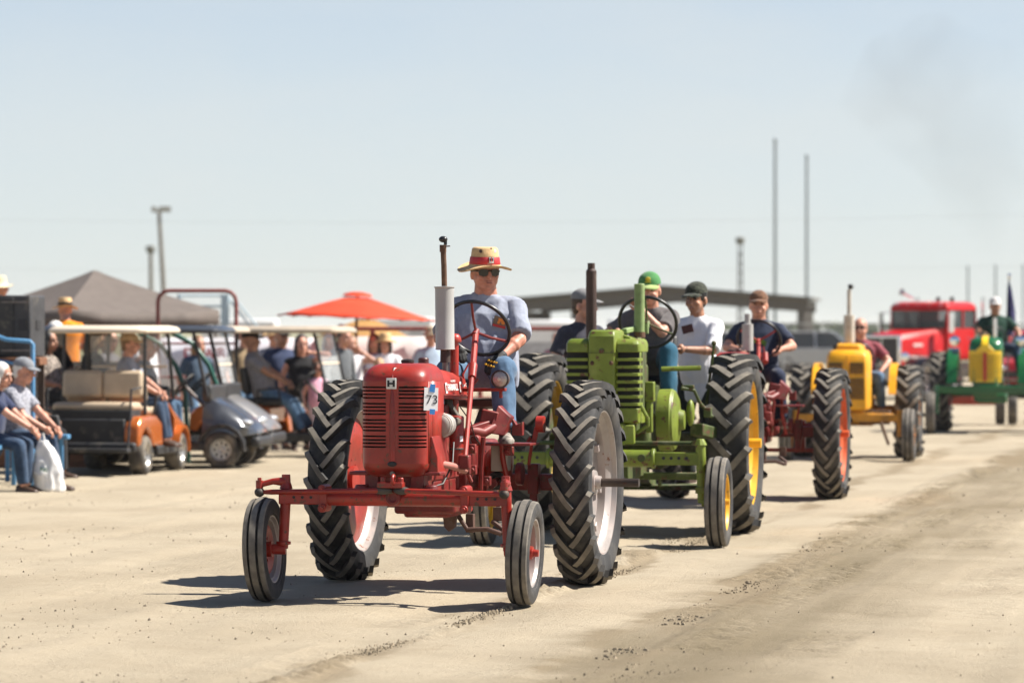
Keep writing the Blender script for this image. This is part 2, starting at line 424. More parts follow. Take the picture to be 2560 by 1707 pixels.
def ridge(u0, u1, y0, y1, wd, n_, size, gap=-.2, el=1.4):
    for i in range(n_):
        t = rnd.random(); y = y0 + (y1 - y0) * t
        if mnoise.noise(V((u0 * 3, y * .55, 2.2))) + .35 * mnoise.noise(V((u0, y * 3.1, 5))) < gap: continue
        u = u0 + (u1 - u0) * t + rnd.gauss(0, wd); clod(u + (y - 25.5) * TR, y, size * (.35 + .75 * rnd.random() ** 2), R(rnd.choice((30, 150)) + rnd.gauss(0, 15)), el)
ridge(.33, .46, 17.2, 23.6, .030, 756, .0105, -.5); ridge(.28, .40, 17.2, 23.4, .09, 315, .007, -.1)
ridge(.53, .47, 26.0, 31.5, .045, 546, .0100, -.5); ridge(.30, .28, 26.0, 31, .06, 251, .008, -.1)
ridge(1.72, 1.50, 19.5, 31, .05, 420, .0105, -.1, 2.4); ridge(1.95, 1.75, 19.0, 33, .14, 273, .0075, .05, 2.4)
ridge(1.65, 2.3, 18.0, 19.0, .25, 105, .009, -.2); ridge(1.9, 1.8, 33, 47, .2, 189, .014, .1, 2.0); ridge(2.5, 2.6, 30, 45, .25, 189, .012, .15, 2.0)
ridge(-.35, -.30, 17.3, 18.6, .08, 54, .008, -.1); ridge(1.35, 1.3, 34, 40, .12, 210, .012, -.2); ridge(-1.0, -.9, 24.5, 27, .15, 50, .007, 0)
CLODM = mat('turned_soil', (.27, .22, .15), .95, var=.2, scale=3)
tag(cd.build('soil_clods', CLODM, smooth=30), 'crumbled soil turned up in tyre tracks', 'soil', kind='stuff')
CLOD = mat('dirt_clod', (.27, .225, .165), .95, var=.35, scale=2)
tag(pb.build('loose_pebbles', CLOD, smooth=30), 'loose pebbles and dirt clods scattered over the ground', 'gravel', kind='stuff')
# ------------------------------------------------------------------ wheels (axis along local X, forward is -Y)
def ag_tyre(Rr, wd, rim, nl, h=.036, lw=.040, travel=.215):
    b = MB(); rc = Rr - h
    side = [(.40, rim + .004), (.46, rim + .03), (.495, (rim + rc) / 2 + .01), (.485, rc - .055), (.455, rc - .026), (.38, rc - .012), (.2, rc - .003), (0, rc)]
    prof = [(x * wd, r) for x, r in side] + [(-x * wd, r) for x, r in side[-2::-1]]
    b.lathe(prof, axis=(1, 0, 0), n=72)
    st = [(-.05, Rr, 0), (.10, Rr, .22), (.24, Rr - .004, .48), (.36, Rr - .010, .70), (.46, Rr - .022, .88), (.505, Rr - .052, 1.0)]
    for s in (-1, 1):
        for k in range(nl):
            t0 = 2 * math.pi * (k + (.5 if s > 0 else 0)) / nl + .012 * math.sin(k * 7.3)
            secs = []
            for i, (fx, rt, tt) in enumerate(st):
                a = st[max(i - 1, 0)]; c = st[min(i + 1, 5)]
                tx = (c[0] - a[0]) * wd; ty = (c[2] - a[2]) * travel; L = math.hypot(tx, ty)
                px_, py_ = -ty / L, tx / L
                sec = []
                for (o, top) in ((-.62, 0), (-.42, 1), (.42, 1), (.62, 0)):
                    x = fx * wd + px_ * o * lw; th = t0 + (tt * travel + py_ * o * lw) / Rr
                    r = rt if top else rt - h - .012
                    sec.append(V((s * x, -math.cos(th) * r, math.sin(th) * r)))
                secs.append(sec)
            o0 = len(b.v); b.v += [tuple(p) for q_ in secs for p in q_]
            for i in range(5):
                for j in range(3):
                    b.f.append([o0 + i * 4 + j, o0 + i * 4 + j + 1, o0 + i * 4 + 5 + j, o0 + i * 4 + 4 + j]); b.m.append(1 if j == 1 else 0)
            for e in (0, 5):
                b.f.append([o0 + e * 4 + j for j in range(4)]); b.m.append(0)
    return b
def rib_tyre(Rr, wd, rim):
    b = MB()
    side = [(.36, rim + .002), (.44, rim + .015), (.5, (rim + Rr) / 2), (.485, Rr - .045), (.44, Rr - .020)]
    for s in (-1, 1):
        b.mi = 0; b.lathe([(s * x * wd, r) for x, r in side], axis=(1, 0, 0), n=64)
        b.mi = 1; b.lathe([(s * .44 * wd, Rr - .02), (s * .40 * wd, Rr - .011), (s * .235 * wd, Rr - .007)], axis=(1, 0, 0), n=64)
        b.mi = 0; b.lathe([(s * .235 * wd, Rr - .007), (s * .215 * wd, Rr - .025), (s * .15 * wd, Rr - .025), (s * .13 * wd, Rr)], axis=(1, 0, 0), n=64)
    b.mi = 1; b.lathe([(-.13 * wd, Rr), (0, Rr + .001), (.13 * wd, Rr)], axis=(1, 0, 0), n=64)
    return b
def rim_mb(rim, wd, drop=.05):
    e = .40 * wd
    return MB().lathe([(-e - .008, rim + .022), (-e, rim + .02), (-e + .004, rim - .004), (-.26 * wd, rim - .014), (-.24 * wd, rim - .024), (-.12 * wd, rim - drop), (.12 * wd, rim - drop),
                       (.24 * wd, rim - .024), (.26 * wd, rim - .014), (e - .004, rim - .004), (e, rim + .02), (e + .008, rim + .022)], axis=(1, 0, 0), n=64)
TY = {}
def wheel(parent, name, loc, Rr, wd, rim, kind, rimmat, discmat, discmat2=None, sx=1, off=-.03, nl=23, lug=.036, steer=0, tilt=0, hubr=.07, bolts=8, spin=None, lw=.040):
    """wheel mesh (disc) > tyre, rim, hub"""
    key = (kind, Rr, wd, rim)
    d = MB(); o = off * sx; t = .007 * sx
    pr = [(o * .2, hubr * .7), (o * .2, hubr * 1.3), (o * .6, hubr * 1.8), (o, rim * .62), (o, rim * .70), (o * .5, rim - .045)]
    d.lathe([(a + t, r) for a, r in pr], axis=(1, 0, 0), n=40); d.mi = 1
    d.lathe([(a - t, r) for a, r in pr], axis=(1, 0, 0), n=40)
    wobj = d.build(name, [discmat, discmat2 or discmat], parent, 35, loc=loc)
    wobj.rotation_euler = (spin if spin is not None else rnd.random() * 6, tilt, steer)
    if key in TY: t_o, r_o = TY[key]; ty = inst(t_o, wobj)
    else:
        mb = ag_tyre(Rr, wd, rim, nl, lug, lw) if kind == 'ag' else rib_tyre(Rr, wd, rim)
        ty = mb.build('tyre', [RUB, RUBTOP if kind == 'ag' else RUBF], wobj, 30 if kind == 'ag' else 40)
    if key in TY: rm = inst(r_o, wobj); rm.data = r_o.data.copy(); rm.data.materials.clear(); rm.data.materials.append(rimmat)
    else: rm = rim_mb(rim, wd, .05 if kind == 'ag' else .025).build('rim', rimmat, wobj, 30); TY[key] = (ty, rm)
    h = MB().cyl((-.05 * sx, 0, 0), (.05 * sx, 0, 0), hubr, hubr * .8, 20)
    h.cyl((.05 * sx, 0, 0), (.085 * sx, 0, 0), hubr * .5, hubr * .42, 16)
    h.build('hub', discmat2 or discmat, wobj, 35)
    first = None
    for k in range(bolts):
        a = 2 * math.pi * k / bolts; rr = hubr * 1.45; c_ = (o * .2 + .004 * sx, math.cos(a) * rr, math.sin(a) * rr)
        if first is None: first = MB().cyl((-.018, 0, 0), (.018, 0, 0), .012, n=6).build('wheel_nut', discmat2 or discmat, wobj, 35, loc=c_)
        else: inst(first, wobj, c_)
    if kind == 'ag' and bolts:
        first = None
        for k in range(bolts):
            a = 2 * math.pi * (k + .5) / bolts; r2 = rim - .10; c_ = (o * .5 + .02 * sx, math.cos(a) * r2, math.sin(a) * r2)
            if first is None: first = MB().box((0, 0, 0), (.035, .05, .05)).build('rim_clamp', discmat2 or discmat, wobj, 35, loc=c_, bevel=.005)
            else: inst(first, wobj, c_, (a, 0, 0))
    return wobj
def steering_wheel(parent, c, axis, r, spokes=3, dish=.04, rimmat=BLACK, spokemat=RED_DK, start=90, hubr=.025, tr=.014):
    b = MB().torus(c, axis, r, tr, 48, 10)
    so_ = b.build('steering_wheel', rimmat, parent, 60)
    u, v, d = frame(axis); hub = V(c) - d * dish; s = MB()
    for k in range(spokes):
        a = R(start + 360 * k / spokes); e = V(c) + (u * math.cos(a) + v * math.sin(a)) * r
        s.tube([hub, hub.lerp(e, .5) - d * dish * .25, e], .009, 8)
    s.cyl(hub - d * .035, hub + d * .02, hubr, hubr * .8, 14)
    s.build('spokes', spokemat, so_, 40)
    return so_
# ------------------------------------------------------------------ red tractor with the number card
YAW = R(-12.2)
def place(x, d): return (x, d, 0)
TYP = (-.295, 25.5)
red = thing('red_tractor', 'red vintage row-crop tractor leading the parade, with number 73 card and grey muffler', 'tractor', (TYP[0], TYP[1], 0), YAW)
HALF = .825
for sx in (-1, 1):
    wheel(red, 'rear_wheel', (sx * HALF, 0, .675), .683, .262, .475, 'ag', SILV, SILV if sx > 0 else RED, SILV if sx > 0 else RED, sx, off=-.05, hubr=.10, spin=.1 + .13 * sx)
    wheel(red, 'front_wheel', (sx * .828, -2.06, .325), .325, .150, .205, 'rib', SILV, RED, RED, sx, off=-.02, hubr=.05, bolts=5, steer=R(2.0), tilt=R(2.5) * sx)
# front axle: tube, end sleeves, clamps, spindles, tie rods
ax = MB().cyl((-.46, -2.02, .645), (.46, -2.02, .645), .046, n=20)
ax.bar((-.74, -2.02, .645), (-.44, -2.02, .645), .07, .078); ax.bar((.44, -2.02, .645), (.72, -2.02, .645), .07, .078)
axo = ax.build('front_axle', RED, red, 40, bevel=.006)
for sx in (-1, 1):
    c = MB(); x = sx * .45
    c.cyl((x, -2.10, .705), (x, -1.95, .705), .026, n=14); c.cyl((x, -2.10, .585), (x, -1.95, .585), .026, n=14)
    c.box((x, -2.02, .645), (.05, .11, .15)); c.cyl((x, -2.115, .705), (x, -2.10, .705), .015, n=6); c.cyl((x, -2.115, .585), (x, -2.10, .585), .015, n=6)
    c.build('axle_clamp', RED, axo, 40, bevel=.004)
    for k in range(3): MB().cyl((sx * (.53 + .055 * k), -2.0605, .65), (sx * (.53 + .055 * k), -2.052, .65), .009, n=12).build('pin_hole', INK, axo)
    s = MB(); top = V((sx * .70, -2.02, .70)); bot = V((sx * .715, -2.03, .33))
    s.cyl(top, bot, .034, .030, 16); s.cyl(top + V((0, 0, .0)), top + V((0, 0, .04)), .042, .03, 14); s.cyl(V((sx * .714, -2.03, .375)), V((sx * .714, -2.03, .355)), .046, n=16)
    s.cyl((sx * .70, -2.03, .328), (sx * .83, -2.05, .325), .036, .03, 14)
    s.build('spindle', RED, red, 40, bevel=.003)
    a = MB(); p = V((sx * .70, -2.02, .745)); q_ = V((sx * .86, -2.06, .725) if sx < 0 else (.72, -2.16, .73))
    a.tube([p, p.lerp(q_, .5) + V((0, 0, .012)), q_], [.032, .02, .018], 10); a.cyl(p - V((0, 0, .01)), p + V((0, 0, .045)), .03, .027, 6)
    a.cyl(q_ - V((0, 0, .02)), q_ + V((0, 0, .028)), .024, n=12); a.cyl(q_ + V((0, 0, .028)), q_ + V((0, 0, .045)), .013, n=6)
    a.build('steering_arm', RED, red, 40)
    j = MB().ell(q_ - V((0, 0, .045)), (.032, .036, .03)); j.build('ball_joint', DARKMET, red, 60)
    t = MB(); inner = V((sx * .07, -2.14, .70)); outer = q_ - V((0, 0, .045))
    t.tube([outer, outer.lerp(inner, .1), inner], [.011, .017, .017], 10); t.build('tie_rod', RED, red, 40)
cj = MB(); cj.box((0, -2.12, .735), (.16, .09, .035)); cj.cyl((-.05, -2.13, .74), (-.05, -2.13, .785), .018, n=6); cj.torus((.02, -2.15, .765), (1, 0, 0), .028, .012, 20, 8)
cj.cyl((.06, -2.13, .74), (.06, -2.13, .78), .02, n=12); cj.build('drag_link_arm', RED, red, 40, bevel=.005)
cj = MB(); cj.ell((-.05, -2.13, .70), (.06, .03, .025)); cj.ell((.07, -2.13, .70), (.055, .03, .025)); cj.build('joint_boot', DARKMET, red, 60)
cj = MB(); cj.torus((0, -2.075, .655), (0, 1, 0), .032, .017, 20, 8); cj.cyl((0, -2.085, .655), (0, -2.06, .655), .03, n=14); cj.build('axle_pivot', RED_DK, red, 40)
bl = MB()
for x in (-.16, .13): bl.box((x, -1.93, .735), (.085, .11, .14))
for x in (-.22, .20): bl.box((x, -1.92, .80), (.16, .16, .022))
for x in (-.22, .22): bl.cyl((x, -1.99, .69), (x, -1.99, .73), .05, .04, 14)
bl.box((0, -1.80, .74), (.30, .26, .11)); bl.build('front_bolster', RED_DK, red, 40, bevel=.006)

# grille shell ------------------------------------------------------
GY, GW = -2.10, .212
def plan(t, sx, front=0, inset=0):
    """plan outline from centre (t=0) round the corner (t=1) ; returns x,y"""
    n_ = 3.4; a = t * math.pi / 2
    x = (GW - inset) * math.sin(a) ** (2 / n_) if t > 0 else 0
    y = GY + front + .155 * (1 - max(0, math.cos(a)) ** (2 / n_))
    return sx * x, y
def plan_x(x, front=0):
    u_ = min(1, abs(x) / GW); n_ = 3.4
    return GY + front + .155 * (1 - (1 - u_ ** n_) ** (1 / n_))
def ring(z, front, inset, back=-1.62):
    pts = []
    T = [0, .1, .2, .35, .5, .62, .74, .84, .92, .97, 1]
    for t in reversed(T[1:]): x, y = plan(t, -1, front, inset); pts.append(V((x, y, z)))
    for t in T: x, y = plan(t, 1, front, inset); pts.append(V((x, y, z)))
    pts.append(V((GW - inset, back, z))); pts.insert(0, V((-GW + inset, back, z)))
    return pts
top = MB(); secs = []
for k in range(9):
    a = k / 8 * math.pi / 2
    secs.append(ring(1.372 + .108 * math.sin(a), .17 * (1 - math.cos(a)), .10 * (1 - math.cos(a))))
top.loft(secs, True, True)
gr = top.build('grille_shell', RED, red, 60)
low = MB(); secs = []
for k in range(8):
    a = k / 7 * math.pi / 2
    secs.append(ring(.865 - .085 * math.sin(a), .10 * (1 - math.cos(a)), .06 * (1 - math.cos(a))))
low.loft(secs, True, True); low.build('lower_shell', RED, gr, 60)
for sx in (-1, 1):              # side walls of the shell
    sd = MB()
    for k in range(1):
        pts = [plan(t, sx) for t in (.84, .92, .97, 1)] + [(sx * GW, -1.62)]
        for (a, b_) in zip(pts[:-1], pts[1:]):
            sd.add([(a[0], a[1], .865), (b_[0], b_[1], .865), (b_[0], b_[1], 1.3705), (a[0], a[1], 1.3705)], [(0, 1, 2, 3)])
    sd.build('side_wall', RED, gr, 60, solid=.004)
# slotted front: solid bands and centre bar, thin slats between the slots
SL_X = (.040, GW * .955)
def strip_mesh(z0, z1, x0, x1, sx, proud=.0, nx=8):
    b = MB(); n0 = 0
    xs = [x0 + (x1 - x0) * i / nx for i in range(nx + 1)]
    fr = [V((sx * x, plan_x(x) - proud, z)) for z in (z0, z1) for x in xs]; bk = [p + V((0, .012, 0)) for p in fr]
    n_ = nx + 1; fs = []
    for i in range(nx):
        fs += [(i, i + 1, n_ + i + 1, n_ + i), (2 * n_ + i, 2 * n_ + n_ + i, 2 * n_ + n_ + i + 1, 2 * n_ + i + 1),
               (i, 2 * n_ + i, 2 * n_ + i + 1, i + 1), (n_ + i, n_ + i + 1, 3 * n_ + i + 1, 3 * n_ + i)]
    fs += [(0, n_, 3 * n_, 2 * n_), (nx, 2 * n_ + nx, 3 * n_ + nx, n_ + nx)]
    return b.add(fr + bk, fs)
g0 = 1.340; pitch = .0218; slot = .0105
slots = []
z = g0
for gq in range(4):
    for k in range(4): slots.append((z - slot, z)); z -= pitch
    z -= pitch * .62
bands = MB()
for sx in (-1, 1):
    zt = 1.372
    for i, (a, b_) in enumerate(slots):
        if i % 4 == 0: bands.v and None; bb = strip_mesh(b_, zt, SL_X[0], SL_X[1], sx); bands.add(bb.v, bb.f)
        zt = a
    bb = strip_mesh(.865, zt, SL_X[0], SL_X[1], sx); bands.add(bb.v, bb.f)
    bb = strip_mesh(.865, 1.372, SL_X[1], GW * .985, sx, nx=3); bands.add(bb.v, bb.f)
    bb = strip_mesh(.865, 1.372, 0, SL_X[0], sx, nx=3); bands.add(bb.v, bb.f)
bands.build('slotted_front', RED, gr, 40)
for sx in (-1, 1):
    first = None
    for i, (a, b_) in enumerate(slots[:-1]):
        if i % 4 == 3: continue
        z1 = a; z0 = slots[i + 1][1]
        if first is None:
            first = strip_mesh(-(z1 - z0) / 2, (z1 - z0) / 2, SL_X[0], SL_X[1], sx, .003).build('slat', RED, gr, 40, loc=(0, 0, (z0 + z1) / 2))
        else: inst(first, gr, (0, 0, (z0 + z1) / 2))
rad = MB().box((0, -1.965, 1.11), (.37, .02, .50)); rad.build('radiator_core', MESHDK, red)
cb = MB()
secs = []
for z in (.88, 1.0, 1.2, 1.40, 1.455, 1.478):
    f = {1.40: .010, 1.455: .06, 1.478: .13}.get(z, -.008)
    secs.append([V((-.017, GY + f + .006, z)), V((0, GY + f - .010, z)), V((.017, GY + f + .006, z)), V((0, GY + f + .03, z))])
cb.loft(secs); cb.build('centre_ridge', RED, gr, 30)
sm = MB().box((0, GY + .032, 1.372), (.385, .065, .004)); 
nub = MB().cyl((0, GY - .011, .805), (0, GY + .06, .805), .013, n=14); nub.build('crank_hole_rim', STEEL, gr, 40)
hole = MB().ell((0, GY - .004, .862), (.030, .012, .016)); hole.build('crank_hole', INK, gr, 60)
em = MB().box((0, GY - .022, 1.358), (.062, .012, .068)); emo = em.build('emblem_plate', mat('emblem_silver', (.62, .61, .58), .4, metal=.3), gr, bevel=.003)
emb = MB(); yb = GY - .0295
for x in (-.017, .017): emb.box((x, yb, 1.358), (.013, .003, .040))
emb.box((0, yb, 1.358), (.03, .003, .011)); emb.build('emblem_letter', INK, emo)
# hood --------------------------------------------------------------
hd = MB(); secs = []
for (y, w_, zb, zs, zt) in ((-1.72, .205, 1.262, 1.395, 1.473), (-1.5, .192, 1.258, 1.375, 1.462), (-1.2, .178, 1.250, 1.36, 1.445), (-.9, .166, 1.240, 1.345, 1.424), (-.72, .160, 1.235, 1.33, 1.405), (-.66, .145, 1.24, 1.32, 1.38)):
    half = [(w_, zb), (w_, zb + .045), (w_ * .985, zb + .05), (w_ * .97, zs), (w_ * .90, zs + (zt - zs) * .48), (w_ * .70, zs + (zt - zs) * .80), (w_ * .38, zt - .006), (0, zt)]
    secs.append([V((x, y, z)) for x, z in half] + [V((-x, y, z)) for x, z in half[-2::-1]])
hd.loft(secs); hood = hd.build('hood', RED, red, 50)
ln = MB().bar((GW - .004, -1.66, 1.285), (.168, -.72, 1.262), .012, .010); ln.build('trim_line', RED_DK, hood)
LET = mat('white_lettering', (.74, .72, .68), .55, var=.1, rust=.1, rustcol=(.35, .05, .04))
def side_rot(): return (R(84), 0, R(90) - R(2.5))
hx = lambda y: .205 + (y + 1.72) / 1.0 * (-.045)
textmesh('FARMALL', .058, LET, hood, (hx(-1.27) + .0065, -1.27, 1.322), side_rot(), bold=.0012)
textmesh('McCORMICK', .019, LET, hood, (hx(-1.25) + .003, -1.25, 1.362), side_rot())
textmesh('Super C', .030, LET, hood, (hx(-.86) + .006, -.86, 1.332), side_rot())
textmesh('SERIAL No. 73', .018, LET, hood, (hx(-.84) + .007, -.84, 1.296), side_rot()) if False else None
for (y, z, h_, w_) in ((-1.475, 1.322, .068, .040), (-.985, 1.322, .068, .034)):
    bdg = MB().box((hx(y) + .003, y, z), (.003, w_, h_), (0, R(-6), R(-2.5)))
    bo = bdg.build('decal_badge', LET, hood)
    bdg = MB().box((hx(y) + .0055, y, z), (.003, .018, .038), (0, R(-6), R(-2.5))).build('badge_mark', RED, hood)
# number card
card = MB().box((0, 0, 0), (.090, .003, .142)); co_ = card.build('number_card', PAPER, red, loc=(.232, -2.040, 1.262))
co_.rotation_euler = (R(-2), R(2.5), R(30))
textmesh('73', .080, INK, co_, (.006, -.003, -.005), (R(90), 0, 0), name='number', bold=-.0006)
for (x, z, s_) in ((.006, .068, .050), (.010, -.078, .032)):
    tp = MB().box((x, -.003, z), (.034, .002, s_), (0, R(4), 0)); tp.build('tape', TAPE, co_)
# caps and stacks
cp = MB().lathe([(0, .0), (0, .03), (.012, .042), (.026, .042), (.032, .02), (.034, 0)], (.0, -1.70, 1.474), n=20); cp.build('radiator_cap', mat('dark_cap', (.05, .04, .035), .5, metal=.5), red)
cp = MB().lathe([(0, .034), (.055, .034), (.062, .028), (.064, 0)], (.03, -1.40, 1.45), n=20); cp.build('breather_cap', mat('maroon_cap', (.07, .018, .016), .45), red)
mx_, my_ = .075, -.99
muf = MB().lathe([(0, 0), (0, .05), (.004, .064), (.012, .061), (.395, .061), (.402, .066), (.408, .066), (.41, .02)], (mx_, my_, 1.560), axis=(-.012, 0, 1), n=28)
mo = muf.build('muffler', GREYP, red, 35)
MB().cyl((mx_ + .002, my_, 1.40), (mx_, my_, 1.563), .021, n=16).build('exhaust_elbow', STEEL, red)
MB().cyl((mx_ + .001, my_, 1.478), (mx_, my_, 1.562), .034, .031, n=16).build('muffler_clamp', mat('burnt_steel', (.05, .033, .028), .7, metal=.3, rust=.3), red)
tpz = 2.235
MB().tube([(mx_ - .005, my_, 1.965), (mx_ - .008, my_, 2.1), (mx_ - .014, my_, tpz)], .018, 14).build('exhaust_pipe', RUSTY, red)
cl = MB().cyl((mx_ - .014, my_, 2.19), (mx_ - .014, my_, 2.236), .022, n=14); cl.bar((mx_ - .01, my_ - .01, 2.225), (mx_ + .035, my_ - .01, 2.228), .008, .008); cl.build('pipe_clamp', RUSTY, red)
rc_ = MB().ell((mx_ - .012, my_ - .004, 2.272), (.029, .026, .021)); rc_.box((mx_ + .002, my_, 2.25), (.02, .01, .03)); rc_.build('rain_cap', BLACK, red, 60)
ast = MB().cyl((.118, -.92, 1.12), (.118, -.92, 1.62), .030, n=20); ast.build('air_intake_stack', RED, red)
ast = MB().lathe([(-.004, .03), (-.004, .046), (.004, .048), (.03, .043), (.046, .03), (.052, 0)], (.118, -.92, 1.615), n=24); ast.build('air_intake_cap', RED, red)
acl = MB().lathe([(0, 0), (0, .045), (.02, .052), (.075, .052), (.078, .060), (.098, .060), (.10, .055), (.29, .055), (.30, .05), (.305, .02)], (.150, -1.02, .835), n=28)
aco = acl.build('air_cleaner', RED, red, 35)
MB().torus((.150, -1.02, .925), (0, 0, 1), .058, .006, 28, 8).build('clamp_band', DARKMET, aco)
MB().box((.196, -1.052, .99), (.003, .03, .035), (0, 0, R(-25))).build('sticker', PAPER, aco)
# engine --------------------------------------------------------------
en = MB(); en.box((0, -1.18, .90), (.25, .78, .34)); en.box((0, -1.18, 1.13), (.21, .74, .16)); en.box((.02, -1.18, .66), (.20, .62, .16)); en.build('engine_block', RED_DK, red, bevel=.015)
eh = MB(); eh.tube([(.13, -1.5, 1.12), (.17, -1.35, 1.10), (.17, -1.0, 1.10), (.10, -.99, 1.2), (.075, -.99, 1.42)], .028, 10); eh.build('manifold', DARKMET, red, 50)
gn = MB().cyl((.195, -1.66, 1.09), (.195, -1.50, 1.09), .072, n=24); gn.lathe([(0, .0), (0, .04), (.012, .066), (.02, .072)], (.195, -1.675, 1.09), axis=(0, 1, 0), n=24)
gn.build('generator', mat('aluminium_dull', (.33, .31, .28), .6, metal=.4, dust=.3), red, 40)
gt = MB().torus((.195, -1.62, 1.09), (0, 1, 0), .072, .009, 24, 8); gt.build('generator_band', mat('pale_cable', (.5, .47, .42), .7), red)
pl = MB().prism([(.20, -1.98, .80), (.26, -1.98, .80), (.26, -1.98, .90), (.225, -1.98, 1.03), (.20, -1.98, 1.03)], (0, .22, 0)); pl.build('side_bracket', RED, red, bevel=.004)
hs = MB().tube([(.23, -1.85, .86), (.28, -1.70, .84), (.335, -1.50, .80)], .022, 10); hs.build('radiator_hose', mat('faded_pink_hose', (.36, .14, .11), .6, rust=.2), red)
wr = MB()
wr.tube([(.16, -1.9, .70), (.24, -1.75, .73), (.27, -1.62, .85), (.25, -1.5, .98)], .006, 6); wr.tube([(.22, -1.2, 1.2), (.27, -1.1, 1.1), (.26, -.95, 1.0), (.3, -.8, .9)], .004, 6)
wr.tube([(.44, -.62, .95), (.48, -.60, .91), (.52, -.61, .925), (.50, -.55, .90)], .003, 6); wr.build('wiring', BLKPL, red)
pan = MB(); pan.box((.03, -1.12, .585), (.40, .52, .13)); pan.box((.03, -1.12, .52), (.30, .42, .05)); pan.build('oil_pan', RED_DK, red, bevel=.02)
hk = MB(); hk.prism([(.06, -1.0, .50), (.15, -1.0, .50), (.14, -1.0, .42), (.10, -1.0, .39), (.07, -1.0, .42)], (0, .05, 0)); hk.tube([(.14, -.9, .49), (.2, -.9, .40), (.34, -.92, .405), (.43, -.92, .375)], .017, 8)
hk.tube([(.43, -.92, .375), (.44, -.9, .40), (.36, -.88, .455)], .017, 8); hk.box((.21, -.85, .44), (.05, .06, .12)); hk.box((.40, -.86, .50), (.07, .03, .09)); hk.build('drawbar_hitch', mat('rust_brown_iron', (.09, .045, .032), .7, rust=.4, dust=.3), red, bevel=.006)
# clutch and transmission
tr_ = MB(); tr_.box((0, -.45, .82), (.26, .72, .36)); tr_.box((0, -.05, .76), (.36, .42, .40)); tr_.build('transmission', RED_DK, red, bevel=.03)
ra = MB(); ra.bar((-.70, 0, .675), (.70, 0, .675), .10, .11); ra.build('rear_axle_housing', RED_DK, red, bevel=.012)
shf = MB().cyl((.80, 0, .675), (1.165, 0, .675), .029, n=18); shf.build('axle_shaft', mat('dark_axle_steel', (.05, .036, .03), .5, metal=.4, var=.4, rust=.35), red)
shf = MB().cyl((-.83, 0, .675), (-1.02, 0, .675), .029, n=18); shf.build('axle_shaft', mat('black_rubber_cap', (.015, .015, .015), .6), red)
for x in (.47, -.50):
    br = MB(); br.box((x, -.08, .70), (.07, .10, .20)); br.box((x, -.08, .56), (.05, .06, .12)); br.build('axle_bracket', RED_DK, red, bevel=.006)
bd = MB(); bd.lathe([(-.07, 0), (-.07, .06), (-.05, .105), (.02, .115), (.06, .10), (.075, 0)], (.30, -.32, .79), axis=(1, 0, -.1), n=28); bd.ell((.27, -.30, .80), (.10, .12, .12)); bd.build('brake_drum', RED, red, 45)
bd = MB(); bd.cyl((.40, -.30, .74), (.44, -.30, .74), .075, n=20); bd.cyl((.36, -.34, .86), (.36, -.34, .92), .03, n=8); bd.build('brake_cover', RED_DK, red, 40, bevel=.004)
bd = MB(); bd.torus((.30, -.46, .70), (.1, 1, .1), .042, .020, 24, 10); bd.build('rubber_boot', BLKPL, red)
bd = MB().cyl((.29, -.58, .67), (.31, -.40, .70), .020, n=10); bd.cyl((.30, -.59, .69), (.30, -.56, .69), .03, n=6); bd.build('linkage_pin', RED_DK, red)
tb = MB(); tb.box((.03, -.72, .80), (.30, .16, .5)); tb.build('clutch_housing', RED_DK, red, bevel=.02)
# levers, rods and hydraulic block between hood and platform
hb = MB(); hb.box((.29, -.66, 1.10), (.11, .14, .13), (0, .2, .2)); hb.prism([(.30, -.76, 1.02), (.40, -.70, 1.0), (.44, -.66, 1.12), (.36, -.70, 1.20)], (.0, .12, .0)); hb.bar((.20, -.85, 1.04), (.36, -.62, 1.10), .05, .05); hb.cyl((.25, -.9, .98), (.25, -.78, .98), .03, n=12); hb.build('hydraulic_block', RED_DK, red, bevel=.008)
hb = MB(); hb.tube([(.20, -.84, 1.04), (.28, -.78, 1.02), (.36, -.66, 1.08)], .032, 10); hb.build('hydraulic_pipe', RED_DK, red, 40)
def rod(name, pts, r, m=RED): return MB().tube(pts, r, 8).build(name, m, red, 40)
rod('lift_rod', [(.36, -.60, 1.02), (.365, -.58, .85), (.40, -.56, .66)], .018); rod('lift_rod', [(.33, -1.0, 1.0), (.31, -.98, .80), (.30, -.95, .66)], .016, RED_DK)
rod('brake_rod', [(.47, -.35, .93), (.50, -.34, .98), (.51, -.33, .96), (.48, -.30, .80)], .011)
rod('brake_rod', [(.22, -1.25, .78), (.27, -1.2, .78), (.29, -1.18, .72)], .014, RED_DK)
rod('gear_lever', [(.13, -.60, 1.22), (.16, -.62, 1.36), (.185, -.60, 1.46), (.18, -.60, 1.53)], .008); rod('throttle_lever', [(.15, -.72, 1.30), (.135, -.74, 1.40), (.165, -.70, 1.47), (.19, -.68, 1.42)], .007)
rod('throttle_lever', [(.15, -.60, 1.30), (.20, -.58, 1.37)], .008, RED_DK)
for (x, y, z) in ((.33, -1.30, .80), (.36, -1.02, .72), (.40, -.58, .90), (.335, -1.50, .81), (.30, -1.18, .93)):
    k = MB(); k.box((x, y, z), (.045, .05, .06)); k.cyl((x, y - .04, z), (x, y + .03, z), .016, n=6); k.build('linkage_bracket', RED_DK, red, bevel=.005)
k = MB(); k.prism([(.335, -.68, 1.02), (.335, -.60, 1.02), (.335, -.52, 1.09), (.335, -.58, 1.16), (.335, -.70, 1.10)], (.02, 0, 0)); k.build('quadrant_plate', RED_DK, red, bevel=.003)
k = MB(); k.prism([(.43, -.60, 1.0), (.50, -.60, 1.0), (.50, -.60, 1.09), (.46, -.60, 1.07), (.43, -.60, 1.12)], (0, .06, 0)); k.build('pedal_bracket', RED_DK, red, bevel=.004)
pf = MB(); pf.box((.40, -.58, .945), (.36, .30, .016)); pf.build('foot_platform', RED_DK, red, bevel=.003)
